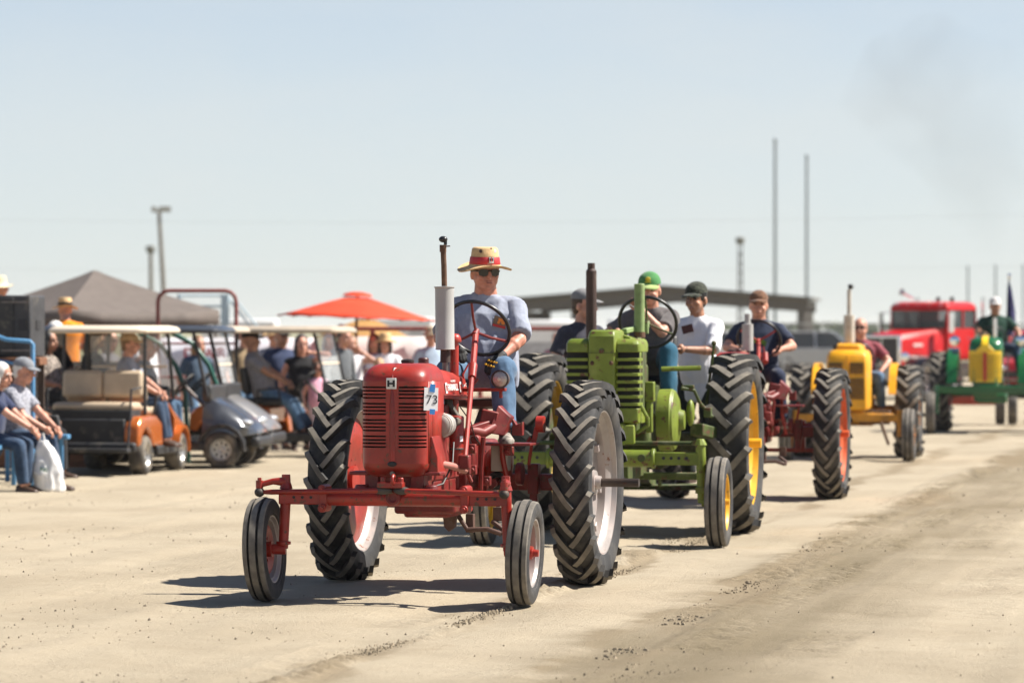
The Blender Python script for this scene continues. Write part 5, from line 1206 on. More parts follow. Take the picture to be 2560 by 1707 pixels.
# ------------------------------------------------------------------ cars and pickups
def car(label, loc, rz, body, kind='suv', name='parked_car'):
    c = thing(name, label, 'car', loc, rz, 'vehicles parked in the distance')
    L = 4.6; W_ = 1.8; p = MB()
    prof = [(-2.25, .38), (-2.28, .72), (-2.15, .92), (-1.15, 1.02), (2.2, 1.04), (2.28, .80), (2.25, .40)]
    b_ = MB(); secs = []
    for x, i in ((-.90, .06), (-.86, .0), (.86, .0), (.90, .06)): secs.append([V((x, y * (1 - i * .3), z - i * .4 * (z > .9))) for y, z in prof])
    b_.loft(secs); b_.build('body', body, c, 40, bevel=.03)
    top = [(-1.15, 1.0), (-.45, 1.62), (-.2, 1.68), (1.9 if kind == 'suv' else .55, 1.66), (2.15 if kind == 'suv' else .85, 1.02)]
    r_ = MB().loft([[V((x * (1 - .14 * (z > 1.3)), y, z)) for y, z in top] for x in (-.80, .80)]); r_.build('cabin_glass', mat('car_glass', (.03, .036, .04), .08, var=.1), c, 40)
    rr = MB().loft([[V((x, y, z)) for y, z in ((top[1][0] - .05, 1.61), (top[2][0], 1.70), (top[3][0], 1.685), (top[3][0] + .08, 1.60))] for x in (-.70, .70)]); rr.build('roof', body, c, 40, bevel=.03)
    for sx in (-1, 1):
        for (y0, z0, y1, z1) in ((-1.15, 1.0, -.42, 1.64), (.25, 1.0, .30, 1.66), (top[4][0], 1.0, top[3][0], 1.64)):
            MB().bar((sx * .80, y0, z0), (sx * .695, y1, z1), .06, .05).build('pillar', body, c)
        for y in (-1.4, 1.4): wheel(c, 'wheel', (sx * .80, y, .35), .35, .21, .21, 'rib', STEEL, STEEL, STEEL, sx, bolts=0)
        MB().ell((sx * .62, -2.24, .76), (.18, .06, .09)).build('headlight', CHROME, c, 60); MB().box((sx * .72, 2.25, .80), (.22, .06, .16)).build('tail_light', mat('tail_red', (.35, .01, .01), .2), c, bevel=.02)
    MB().box((0, -2.27, .60), (1.1, .06, .18)).build('grille', BLKPL, c, bevel=.02)
    return c
WHCAR = mat('white_car_paint', (.72, .72, .72), .3, coat=.5, var=.03); SLCAR = mat('silver_car_paint', (.38, .39, .40), .3, metal=.4, coat=.5, var=.03)
car('white parked car seen behind the navy-shirted driver', (11.9, 172, 0), R(60), WHCAR); car('silver parked car beyond the fence, left of the red truck', (12.3, 150, 0), R(80), SLCAR)
car('second white parked car beyond the fence near the pavilion', (9.6, 165, 0), R(95), WHCAR); car('red and dark pickup at the right edge behind the dark green tractor', (13.55, 97, 0), R(-20), mat('pickup_red', (.45, .02, .02), .25, coat=.5), 'pickup', 'pickup')
car('grey parked car low behind the lime green tractor', (2.2, 160, 0), R(85), SLCAR)
# ------------------------------------------------------------------ golf carts
def cart(label, loc, rz, body, roofm, seatm, rear_seat=False, screen=True, sleek=False, group='golf carts parked along the parade route'):
    c = thing('golf_cart', label, 'golf cart', loc, rz, group)
    # rear body with wheel arches: side outline swept across the width
    def arch(y0, z0, r_, a0, a1, n_=7): return [(y0 - math.cos(R(a0 + (a1 - a0) * k / n_)) * r_, z0 + math.sin(R(a0 + (a1 - a0) * k / n_)) * r_) for k in range(n_ + 1)]
    rear = [(.10, .30), (.14, .62), (.35, .70), (1.12, .70), (1.22, .60), (1.24, .34)] + arch(.84, .24, .29, 160, 20)[::1]
    rb = MB()
    for sx in (-1, 1):
        out_ = [V((sx * .40, y, z)) for y, z in [(.10, .30), (.14, .60), (.40, .69), (1.10, .69), (1.22, .58), (1.24, .36)] + [(.84 + math.cos(R(a_)) * .30, .24 + math.sin(R(a_)) * .30) for a_ in (18, 45, 75, 105, 135, 162)]]
        rb.prism(out_, (sx * .19, 0, 0))
    rb.box((0, .66, .56), (.80, 1.0, .24)); rb.build('rear_body', body, c, 40, bevel=.035)
    MB().box((0, .98, .46), (.82, .46, .40)).build('rear_panel', BLKPL, c, bevel=.02)
    MB().box((0, -.15, .265), (1.08, 1.7, .07)).build('floor', BLKPL, c, bevel=.015); MB().box((0, 1.30, .33), (1.14, .10, .12)).build('rear_bumper', BLKPL, c, bevel=.03)
    ns = MB(); secs = []
    P_ = ((-.60, .30, .90, .54), (-.72, .30, .86, .55), (-.88, .36, .77, .56), (-1.02, .38, .68, .55), (-1.14, .40, .59, .50), (-1.22, .41, .52, .42), (-1.25, .42, .47, .34))
    for (y, z0, z1, w_) in P_: secs.append([V((-w_, y, z0)), V((-w_ * 1.02, y, z0 + (z1 - z0) * .55)), V((-w_ * .8, y, z1 - .03)), V((-w_ * .35, y, z1)), V((w_ * .35, y, z1)), V((w_ * .8, y, z1 - .03)), V((w_ * 1.02, y, z0 + (z1 - z0) * .55)), V((w_, y, z0))])
    ns.loft(secs); no = ns.build('front_cowl', body, c, 50)
    MB().box((0, -1.24, .32), (.98, .12, .13)).build('front_bumper', BLKPL, c, bevel=.04)
    for sx in (-1, 1):
        MB().ell((sx * .38, -1.12, .56), (.11, .08, .04)).build('headlight', mat('cart_lamp', (.65, .66, .68), .1, metal=.5), c, 60)
        fa = MB(); secs = []
        for k in range(8):
            t = R(-5 + 25 * k); secs.append([V((sx * .36, -.84 - math.cos(t) * .30, .24 + math.sin(t) * .32)), V((sx * .62, -.84 - math.cos(t) * .30, .24 + math.sin(t) * .31)), V((sx * .62, -.84 - math.cos(t) * .27, .24 + math.sin(t) * .27)), V((sx * .36, -.84 - math.cos(t) * .27, .24 + math.sin(t) * .28))])
        fa.loft(secs); fa.build('front_fender', body if not sleek else BLKPL, c, 50)
        for y in (-.84, .84):
            w_ = MB().lathe([(.0, .13), (-.09, .135), (-.10, .16), (-.095, .205), (-.07, .228), (.07, .228), (.095, .205), (.10, .16), (.09, .135), (0, .13)], axis=(1, 0, 0), n=32)
            wo = w_.build('wheel', mat('cart_tyre', (.055, .05, .045), .85, var=.3, dust=.5), c, 50, loc=(sx * .50, y, .228))
            d_ = MB().lathe([(.045, 0), (.06, .03), (.045, .05), (.05, .115), (.075, .128), (.085, .135)], axis=(sx, 0, 0), n=32); ho = d_.build('rim', mat('cart_rim', (.50, .49, .47), .35, metal=.6, dust=.2), wo, 40)
            first = None
            for k in range(8):
                a_ = 2 * math.pi * k / 8; q_ = (sx * .052, math.cos(a_) * .085, math.sin(a_) * .085)
                if first is None: first = MB().ell((0, 0, 0), (.006, .014, .022), None, 10, 6).build('rim_slot', INK, wo, 60, loc=q_)
                else: inst(first, wo, q_, None)
                first_rot = None
        MB().box((sx * .56, -.15, .27), (.07, 1.0, .11)).build('sill', BLKPL, c, bevel=.02)
        for (a_, b_) in (((sx * .52, -.66, .88), (sx * .50, -.48, 1.66)), ((sx * .50, .62, .70), (sx * .49, .58, 1.66))):
            MB().tube([a_, b_], .022, 8).build('roof_post', BLKPL, c)
        MB().tube([(sx * .52, .30, .70), (sx * .55, .28, .90), (sx * .55, .0, .92), (sx * .54, -.04, .70)], .016, 8).build('hip_rail', BLKPL, c)
    MB().box((0, .22, .74), (.98, .48, .10)).build('seat_cushion', seatm, c, bevel=.04)
    for sx in (-1, 1): MB().box((sx * .25, .50, 1.02), (.49, .09, .36), (R(-8), 0, 0)).build('seat_back', seatm, c, bevel=.05)
    rf = MB(); secs = []
    for (z, i) in ((1.655, 0), (1.69, -.02), (1.73, .02), (1.75, .10)): secs.append([V((x * (.58 - i), y, z)) for x, y in ((-1, -.72 + i), (-.85, -.80 + i), (.85, -.80 + i), (1, -.72 + i), (1, .88 - i), (.85, .95 - i), (-.85, .95 - i), (-1, .88 - i))])
    rf.loft(secs); rf.build('roof', roofm, c, 40, bevel=.02)
    MB().box((0, -.64, .92), (.96, .12, .20)).build('dashboard', BLKPL, c, bevel=.03)
    if screen:
        MB().box((0, -.60, 1.08), (.94, .008, .34), (R(-12), 0, 0)).build('windscreen', GLASSC, c); MB().box((0, -.53, 1.44), (.94, .008, .38), (R(-12), 0, 0)).build('windscreen', GLASSC, c)
        MB().box((0, -.565, 1.255), (.94, .02, .03)).build('windscreen_rail', CREAM, c)
    steering_wheel(c, V((-.24 if rz < 2.5 else -.24, -.30, 1.02)), V((0, .72, .69)), .17, 3, .02, BLKPL, BLKPL, tr=.014); MB().tube([(-.24, -.32, 1.0), (-.24, -.62, .70)], .02, 8).build('steering_column', STEEL, c)
    if rear_seat:
        MB().box((0, .92, .80), (.98, .40, .10)).build('rear_seat_cushion', seatm, c, bevel=.04)
        for sx in (-1, 1): MB().box((sx * .245, .66, 1.06), (.485, .09, .32), (R(6), 0, 0)).build('rear_seat_back', seatm, c, bevel=.05)
        MB().box((0, 1.35, .30), (1.05, .36, .05)).build('rear_footplate', BLKPL, c, bevel=.01)
        for sx in (-1, 1): MB().tube([(sx * .50, 1.42, .30), (sx * .50, 1.30, .74), (sx * .50, 1.26, 1.0), (sx * .50, .80, 1.02)], .014, 8).build('grab_rail', BLKPL, c)
        MB().box((0, .95, .70), (.96, .42, .12)).build('seat_box', BLKPL, c, bevel=.01)
    return c
ORG = mat('orange_metallic', (.52, .13, .02), .25, metal=.3, coat=.6, var=.06); GUN = mat('gunmetal', (.10, .105, .115), .25, metal=.6, coat=.6, var=.06); SLV = mat('silver_cart', (.30, .29, .28), .3, metal=.5, coat=.5, var=.06); GNC = mat('green_cart', (.02, .09, .06), .4, var=.1)
ROOFDK = mat('dark_roof', (.035, .042, .055), .4, var=.1, coat=.3); ROOFTAN = mat('tan_roof', (.42, .35, .27), .55, var=.06)
cart('orange golf cart seen from behind, with cream roof and rear-facing tan bench', (-4.72, 45.5, 0), R(171), ORG, CREAM, VINYL, rear_seat=True)
cart('dark grey golf cart with black roof, nose pointing right', (-4.33, 47.3, 0), R(83), GUN, ROOFDK, BLKPL, sleek=True, screen=False)
cart('silver golf cart parked just behind the dark grey one', (-4.27, 49.05, 0), R(83), SLV, ROOFTAN, BLKPL, sleek=True)
cart('orange-sided golf cart with tan roof where the man in grey sits', (-3.0, 51.2, 0), R(78), ORG, ROOFTAN, BLKPL)
cart('green golf cart with dark blue-black roof behind the orange one', (-5.75, 49.7, 0), R(160), GNC, ROOFDK, BLKPL)
HOOP = mat('dark_green_pipe', (.02, .10, .07), .3, coat=.3)
hp = thing('bent_pipe_rack', 'pair of dark green bent pipes rising over the grey golf cart', 'pipe rack', (-3.98, 48.18, 0))
for dx in (0, .42): MB().tube([(-.75 + dx, 0, 1.66), (-.48 + dx, 0, 1.52), (-.28 + dx, 0, 1.25), (-.16 + dx, 0, .95), (-.12 + dx, 0, .02)], .032, 10).build('pipe', HOOP, hp)
# ------------------------------------------------------------------ spectators on the left
def sit(label, loc, rz, seat, **k):
    a = dict(hz=seat + .11, lean=.02, wp=(.17, -.32, seat + .22), wm=(-.17, -.32, seat + .22), ap=(.12, -.46, max(.085, seat - .40)), am=(-.12, -.46, max(.085, seat - .40)), kh=(0, -1, .8), vox=.015); a.update(k); a.setdefault('group', 'spectators watching the parade')
    return person(label, loc, rz, **a)
def stand(label, loc, rz, **k):
    a = dict(hz=.93, ap=(.10, 0, .085), am=(-.10, 0, .085), vox=.016); a.update(k); a.setdefault('group', 'spectators watching the parade'); return person(label, loc, rz, **a)
sit('man in checked shirt and grey cap sitting on the blue bench', (-5.32, 40.25, 0), R(76), .50, shirt=PLAID, pants=DENIM_DK, hat='cap', hatmat=cloth('cap_grey', (.20, .21, .23)), hair=HAIR_GY, head=(R(-6), R(8)), lean=.20, ap=(.12, -.50, .085), am=(-.12, -.40, .085), wp=(.10, -.48, .66), wm=(-.12, -.44, .66), vox=.012, wr=.004, b=1.03)
sit('white-haired woman in navy top and jeans at the left edge', (-5.50, 39.75, 0), R(78), .50, shirt=cloth('navy_top', (.03, .04, .085)), pants=DENIM_DK, hair=HAIR_GY, hairstyle='bob', head=(R(-12), R(10)), lean=.22, ap=(.14, -.42, .085), am=(-.10, -.46, .085), wp=(.10, -.52, .66), wm=(-.05, -.54, .68), vox=.012, wr=.004, s=.97)
BLUEP = mat('blue_bench_paint', (.07, .22, .40), .45, var=.12, dust=.2)
bn = thing('bench', 'low blue plank bench under the seated couple', 'bench', (-5.45, 40.4, 0))
MB().box((0, 0, .475), (.30, 3.4, .045)).build('seat_plank', BLUEP, bn, bevel=.006)
for y in (-1.2, 1.2): MB().box((0, y, .225), (.05, .05, .45)).build('leg', BLUEP, bn, bevel=.006)
bn = thing('bench', 'second blue plank bench behind the man in grey cap', 'bench', (-5.35, 42.6, 0))
MB().box((0, 0, .50), (.78, .30, .05)).build('seat_plank', BLUEP, bn, bevel=.006)
for x in (-.3, .3): MB().box((x, 0, .237), (.05, .05, .474)).build('leg', BLUEP, bn, bevel=.006)
bag = MB(); secs = []
for (z, a_, b_, dx) in ((.0, .13, .07, .03), (.03, .15, .09, .02), (.2, .145, .10, 0), (.36, .12, .07, -.02), (.46, .09, .04, -.04), (.53, .05, .02, -.06)):
    secs.append([V((dx + a_ * math.cos(t) * (1 + .10 * math.sin(5 * t + z * 17)), b_ * math.sin(t) * (1 + .15 * math.cos(4 * t + z * 11)), z)) for t in (2 * math.pi * k / 22 for k in range(22))])
bag.loft(secs); PLAS = mat('white_plastic', (.74, .74, .73), .35, var=.04, bump=.01, bscale=9)
bme = remeshed(bag, .012, 1); wrinkle(bme, .016, 10, 1.7); bgo = mesh_obj(bme, 'plastic_bag', PLAS, None); bgo.location = (-4.86, 39.85, 0)
for k in (-1, 1): MB().tube([(-.09, .015 * k, .50), (-.085, .02 * k, .60), (-.05, .02 * k, .61), (-.03, .015 * k, .50)], .006, 6).build('handle', PLAS, bgo)
bgo = tag(bgo, 'white plastic carrier bag with green print beside the bench', 'bag'); textmesh('NE', .062, mat('green_print', (.01, .13, .06), .5), bgo, (-.03, -.112, .235), (R(86), R(4), 0), bold=.002)
hbg = MB().loft([[V((x * w_, y * .06, z)) for x, y in ((-1, -1), (1, -1), (1, 1), (-1, 1))] for z, w_ in ((0, .13), (.22, .08))]); ho = tag(hbg.build('handbag', BLKPL, None, 40, bevel=.015, loc=(-5.15, 42.5, .525)), 'black handbag on the second blue bench', 'handbag')
MB().torus((0, 0, .22), (0, 1, 0), .07, .010, 20, 8, 0, 180).build('handle', LEATHER, ho)
spk = thing('loudspeaker', 'big black loudspeaker cabinet on a wooden stand at the left edge', 'loudspeaker', (-5.50, 42.0, 0), R(-12))
MB().box((0, 0, 1.735), (.56, .50, .68)).build('cabinet', mat('black_speaker', (.035, .035, .038), .6, var=.2, dust=.15), spk, bevel=.02); MB().box((-.09, -.255, 1.735), (.36, .02, .62)).build('grille_cloth', BLKPL, spk, bevel=.008)
for z in (1.47, 2.0): MB().bar((-.05, -.27, z), (.27, -.27, z), .012, .018).build('trim_bar', STEEL, spk)
MB().box((.19, -.252, 1.75), (.10, .012, .13)).build('handle_recess', INK, spk); MB().box((.283, 0, 1.75), (.012, .14, .10)).build('handle_recess', INK, spk)
sd_ = thing('wooden_stand', 'brown timber stand carrying the loudspeaker', 'stand', (-5.52, 42.0, 0)); WOOD = mat('brown_timber', (.17, .07, .03), .7, var=.3, stretch=(1, 8, 8))
MB().box((0, 0, 1.35), (.70, .66, .085)).build('deck_plank', WOOD, sd_, bevel=.008)
for (x, y) in ((-.29, -.25), (.15, -.25), (-.29, .25), (.29, .25)): MB().box((x, y, .655), (.07, .07, 1.31)).build('leg', mat('dark_timber', (.05, .03, .02), .8), sd_)
rl = thing('handrail', 'blue tubular handrail beside the loudspeaker', 'handrail', (-5.38, 41.2, 0)); rl_ = MB(); rl_.tube([(-.55, 0, 1.76), (-.10, 0, 1.59), (.16, 0, 1.57), (.19, 0, 1.54), (.19, 0, 0)], .024, 10); rl_.build('rail', BLUEP, rl, 50); MB().tube([(-.55, 0, 1.42), (.19, 0, 1.30)], .018, 8).build('lower_rail', BLUEP, rl)
# hay wagon with seated watchers
wg = thing('wooden_wagon', 'brown wooden flatbed wagon behind the golf carts on the left', 'wagon', (-6.2, 51.6, 0), R(4))
for k in range(4): MB().box((0, -1.2, 1.02 + .105 * k - .1), (2.6, .035, .095)).build('side_board', WOOD, wg, bevel=.004)
MB().box((0, 0, .88), (2.6, 2.4, .06)).build('deck', WOOD, wg)
for (x, y) in ((-1, -.9), (1, -.9), (-1, .9), (1, .9)): wheel(wg, 'wheel', (x, y, .40), .40, .18, .23, 'rib', DARKMET, DARKMET, DARKMET, 1, bolts=0)
MB().box((.1, -.35, 1.05), (1.9, .5, .30)).build('hay_bench', STRAW, wg, bevel=.03)
sit('person in orange shirt and straw hat sitting with back turned on the wagon', (-6.02, 51.3, .90), R(195), .32, shirt=ORANGE, pants=DENIM, hat='straw', hatmark={'band': BLKCL}, b=1.12, shoulder=1.1, face=False, s=.98, am=(-.12, -.40, .085), ap=(.12, -.40, .085))
sit('person in pale straw hat at the far left edge above the loudspeaker', (-7.0, 51.6, 1.12), R(110), .40, shirt=cloth('mustard', (.6, .38, .06)), hat='straw', hatmat=mat('pale_straw', (.66, .55, .36), .8), face=False, s=.98); 
ch_ = thing('stool', 'tall stool under the leftmost straw-hatted person on the wagon', 'stool', (-7.0, 51.6, .91)); MB().cyl((0, 0, .56), (0, 0, .60), .20, n=18).build('seat', WOOD, ch_)
for k in range(4): MB().tube([(.12 * math.cos(k * 1.57 + .8), .12 * math.sin(k * 1.57 + .8), .57), (.2 * math.cos(k * 1.57 + .8), .2 * math.sin(k * 1.57 + .8), 0)], .016, 8).build('leg', WOOD, ch_)
def chair(label, loc, rz):
    c = thing('folding_chair', label, 'chair', loc, rz, 'folding chairs on the left'); m_ = mat('dark_canvas', (.03, .035, .045), .8)
    MB().box((0, 0, .44), (.48, .44, .03)).build('seat', m_, c, bevel=.01); MB().box((0, .23, .72), (.48, .03, .42), (R(-10), 0, 0)).build('backrest', m_, c, bevel=.01)
    for (x, y) in ((-.22, -.2), (.22, -.2), (-.22, .2), (.22, .2)): MB().cyl((x, y, 0), (x, y, .44), .012, n=8).build('leg', STEEL, c)
chair('dark folding chair under the woman in brown patterned blouse', (-5.82, 47.4, .32), R(70))
dk = tag(MB().box((0, 0, .16), (1.5, 1.4, .32)).build('low_deck', WOOD, None, bevel=.01, loc=(-5.95, 47.5, 0)), 'low brown deck carrying the folding chair', 'deck')
sit('dark-haired woman in brown patterned blouse on a folding chair', (-5.82, 47.4, .32), R(68), .455, shirt=BROWNPAT, pants=BLKCL, hair=HAIR_BK, hairstyle='bob', skin=SKIN_TAN, sleeve=.9)
sit('brown-haired woman in dark top looking down in the green golf cart', (-5.45, 49.3, 0), R(120), .79, shirt=BLKCL, hair=HAIR_BL, hairstyle='bob', head=(R(-10), R(22)), ap=(.12, -.42, .39), am=(-.12, -.42, .39))
sit('white-haired person in sunglasses beside the brown-haired woman in the green cart', (-5.98, 49.55, 0), R(130), .79, shirt=BLKCL, hair=HAIR_GY, hairstyle='bob', shades=True, head=(R(20), 0), ap=(.12, -.42, .39), am=(-.12, -.42, .39), s=1.06)
sit('man in tan cap sitting sideways on the orange golf cart in jeans', (-4.62, 45.55, 0), R(84), .79, shirt=cloth('grey_blue_tee', (.24, .26, .31)), pants=DENIM_DK, hat='cap', hatmat=cloth('tan_cap', (.46, .33, .20)), hair=HAIR_BL, head=(R(-8), 0), ap=(.14, -.50, .40), am=(-.10, -.50, .40), wp=(.1, -.42, .98), wm=(-.14, -.40, .98), s=.97, vox=.013)
sit('person in dark blue shirt and jeans at the wheel of the dark grey golf cart', (-4.58, 47.28, 0), R(80), .79, shirt=cloth('deep_blue', (.02, .06, .13)), pants=DENIM, hair=HAIR_BL, skin=SKIN, ap=(.12, -.46, .39), am=(-.16, -.50, .39), s=.93)
sit('person in lavender shirt sitting beyond the orange cart windscreen', (-5.0, 51.0, 0), R(60), .455, shirt=LAV, pants=DENIM, hair=HAIR_GY, b=1.2)
chair('dark folding chair under the person in lavender', (-5.0, 51.0, 0), R(60))
sit('man in grey T-shirt and black cap with yellow badge, lounging in the tan-roofed cart', (-3.36, 51.0, 0), R(80), .79, shirt=SGREY, pants=DENIM, hat='cap', hatmat=BLKCL, hatmark={'logo': mat('yellow_badge', (.7, .33, .01), .6)}, lean=-.28, ap=(.10, -.66, .40), am=(-.12, -.60, .36), wp=(.12, -.34, 1.0), wm=(-.12, -.36, 1.0), b=1.08, head=(0, R(-4)), skin=SKIN_TAN)
stand('heavy man in navy polo shirt standing behind the tan-roofed cart', (-3.28, 53.9, 0), R(35), shirt=cloth('navy_polo', (.028, .04, .085)), pants=DENIM_DK, hat='cap', hatmat=BLKCL, skin=SKIN_TAN, b=1.22, shoulder=1.12, hair=HAIR_GY)
stand('woman in black top raising her arm to shade her eyes', (-2.98, 53.6, 0), R(20), hz=.86, shirt=BLKCL, pants=BLKCL, hair=HAIR_BK, hairstyle='long', wp=(.10, -.20, 1.42), ehp=(.9, -.5, .2), s=.97, sleeve=.1, b=1.1)
stand('small girl in pink top standing by the tan-roofed cart', (-2.72, 53.0, 0), R(30), shirt=PINK, pants=cloth('pale_shorts', (.5, .4, .42)), hair=HAIR_BR, hairstyle='long', s=.72, sleeve=.3, wp=(.16, -.2, 1.0))
stand('man in charcoal jacket leaning behind the tan-roofed cart', (-2.55, 55.6, 0), R(50), lean=.15, shirt=cloth('charcoal_jacket', (.10, .11, .12)), pants=BLKCL, hair=HAIR_BR, sleeve=1.8)
stand('long-haired woman in white top with both hands raised to her face', (-2.38, 56.2, 0), R(10), hz=.88, shirt=TEEWHITE, pants=cloth('white_trousers', (.6, .58, .58)), hair=HAIR_BL, hairstyle='long', wp=(.12, -.28, 1.44), wm=(-.08, -.28, 1.44), ehp=(1, -.2, -.6), ehm=(-1, -.2, -.6), sleeve=.2, s=.96)
stand('woman in wide straw hat and white shirt near the red tractor', (-1.88, 56.5, 0), R(-5), hz=.88, shirt=TEEWHITE, pants=DENIM, hat='straw', hair=HAIR_BK, hairstyle='long', wp=(.10, -.30, 1.18), wm=(-.10, -.30, 1.18), s=.97)
stand('fair-haired child in front of the straw-hatted woman', (-1.95, 55.8, 0), R(0), shirt=cloth('peach', (.55, .36, .28)), pants=DENIM, hair=mat('blond_hair', (.42, .27, .12), .6, var=.3), hairstyle='bob', s=.74)
stand('person in pale pink shirt far behind the lime green rear wheel', (.82, 70, 0), R(10), shirt=cloth('dusty_pink', (.36, .16, .20)), pants=DENIM, hair=HAIR_BR, s=.95)

stand('man in pale blue shirt and sun hat near the end of the crowd', (-1.25, 58.4, 0), R(15), shirt=cloth('pale_blue', (.34, .42, .52)), pants=DENIM, hat='bucket', hatmat=cloth('khaki', (.40, .34, .24)), vox=.02)
stand('woman in red blouse with grey hair behind the charcoal jacket', (-2.78, 57.6, 0), R(5), hz=.88, shirt=cloth('red_blouse', (.40, .05, .05)), pants=BLKCL, hair=HAIR_GY, hairstyle='bob', vox=.02, s=.97)
stand('tall man in black T-shirt behind the girl in pink', (-2.62, 58.2, 0), R(25), shirt=BLKCL, pants=DENIM_DK, hair=HAIR_BR, vox=.02, s=1.03)
stand('man in tan T-shirt seen through the silver cart', (-3.9, 55.2, 0), R(40), shirt=cloth('tan_tee', (.26, .19, .11)), pants=DENIM, hat='cap', hatmat=NAVY, vox=.02)
stand('long-haired woman in slate blue shirt behind the grey cart roof', (-4.55, 55.0, 0), R(30), hz=.88, shirt=cloth('slate_blue', (.06, .09, .13)), pants=DENIM, hair=HAIR_BL, hairstyle='long', vox=.02, s=.96)
stand('man in white shirt and dark cap behind the orange cart windscreen', (-5.15, 53.4, 0), R(60), shirt=TEEWHITE, pants=BLKCL, hat='cap', hatmat=BLKCL, vox=.02)
stand('long-haired woman in plum top left of the straw-hatted woman', (-2.12, 58.6, 0), R(-10), hz=.88, shirt=cloth('plum', (.16, .05, .14)), pants=DENIM, hair=HAIR_BR, hairstyle='long', vox=.02, s=.97)

sit('woman in black with dark hair half hidden behind the man in grey cap', (-5.62, 43.6, 0), R(70), .455, shirt=BLKCL, pants=BLKCL, hair=HAIR_BK, hairstyle='bob', skin=SKIN_TAN)
chair('dark folding chair behind the second blue bench', (-5.62, 43.6, 0), R(70))
stand('person in sunglasses and pale shirt at the left edge under the blue handrail', (-5.80, 41.05, 0), R(80), hz=.80, shirt=cloth('pale_grey', (.42, .42, .44)), pants=DENIM_DK, hair=HAIR_GY, shades=True, s=.92)
stand('woman in grey top and dark sunglasses between the wagon and the orange cart', (-5.55, 52.2, 0), R(65), hz=.88, shirt=SGREY, pants=BLKCL, hair=HAIR_BL, hairstyle='long', shades=True, vox=.02)
stand('man in checked shirt and straw hat behind the silver cart roof', (-3.55, 56.6, 0), R(20), shirt=PLAID, pants=DENIM, hat='straw', vox=.02)
stand('woman in navy top beside the straw-hatted man in checked shirt', (-3.15, 56.9, 0), R(10), hz=.88, shirt=NAVY, pants=DENIM, hair=HAIR_BR, hairstyle='bob', vox=.02, s=.97)
# ------------------------------------------------------------------ fence with banners behind the crowd
RAIL = mat('rust_red_pipe', (.19, .04, .032), .6, var=.2, rust=.2); BAN = mat('white_banner', (.70, .69, .74), .7, var=.06); BANW = mat('plain_white_banner', (.74, .73, .71), .7, var=.05); BRED = mat('banner_red', (.45, .03, .035), .6)
fn = thing('pipe_fence', 'rust-red pipe fence behind the spectators', 'fence', (0, 60, 0), R(2))
MB().tube([(-9, 0, 1.72), (1.2, 0, 1.72)], .035, 10).build('top_rail', RAIL, fn); MB().tube([(-9, 0, .62), (1.2, 0, .62)], .03, 10).build('bottom_rail', RAIL, fn)
first = None
for k in range(7):
    if first is None: first = MB().cyl((0, .05, 0), (0, .05, 1.75), .04, n=12).build('post', RAIL, fn, loc=(-9 + 1.7 * k, 0, 0))
    else: inst(first, fn, (-9 + 1.7 * k, 0, 0))
def banner(label, x0, x1, z0, z1, m_, txts):
    b = thing('banner', label, 'banner', ((x0 + x1) / 2, 60 - .08 + math.tan(R(2)) * (x0 + x1) / 2, 0), R(2)); w_ = x1 - x0
    s_ = MB(); rows = []
    for i in range(13):
        x = -w_ / 2 + w_ * i / 12; rows.append([V((x, .02 * math.sin(i * 1.3), z)) for z in (z0, (z0 + z1) / 2, z1)])
    s_.loft(rows, False); s_.build('sheet', m_, b, 60, solid=.006)
    for (t, sz, x, z) in txts: textmesh(t, sz, BRED, b, (x, -.03, z), (R(90), 0, 0), bold=.004)
banner('white banner with large red letters seen through the golf carts', -5.65, -3.05, .78, 1.58, BAN, [('D FAIR', .22, -.48, 1.33)])
banner('white banner with faint red print left of the red tractor muffler', -2.75, -.95, .70, 1.60, BANW, [('FARM SHOW', .16, -.1, 1.35), ('WELCOME', .14, .2, 1.1)]) if False else banner('plain white banner left of the red tractor muffler', -2.75, -.95, .70, 1.60, BANW, [])
gt2 = thing('tube_gate', 'rust-red bent tube gate frame rising above the golf carts', 'gate', (-4.67, 56.4, 0)); g_ = MB(); hw = .58; pts = [(-hw, 0, 0), (-hw, 0, 2.12)] + [(-hw + .16 - .16 * math.cos(R(a_)), 0, 2.12 + .16 * math.sin(R(a_))) for a_ in (30, 60, 90)] + [(hw - .16 + .16 * math.sin(R(a_)), 0, 2.12 + .16 * math.cos(R(a_))) for a_ in (0, 30, 60, 90)] + [(hw, 0, 0)]
g_.tube(pts, .030, 12).build('frame', RAIL, gt2, 60)
for z in (.5, 1.0, 1.5): MB().tube([(-hw, 0, z), (hw, 0, z)], .018, 8).build('bar', RAIL, gt2)
PBL = mat('pale_blue_steel', (.35, .45, .52), .5, var=.08); sr = thing('stair_rail', 'pale blue steel stair railing behind the tube gate', 'railing', (-5.75, 72, 0))
for x in (-.55, .28, .36): MB().cyl((x, 0, 0), (x, 0, 2.38), .04, n=10).build('post', PBL, sr)
for z in (1.75, 1.95, 2.15, 2.35): MB().tube([(-.55, 0, z), (.36, 0, z)], .022, 8).build('rail', PBL, sr)
for dx in (0, .12): MB().tube([(.38 + dx, 0, 2.3), (1.1 + dx, 0, 1.4)], .02, 8).build('stringer', PBL, sr)
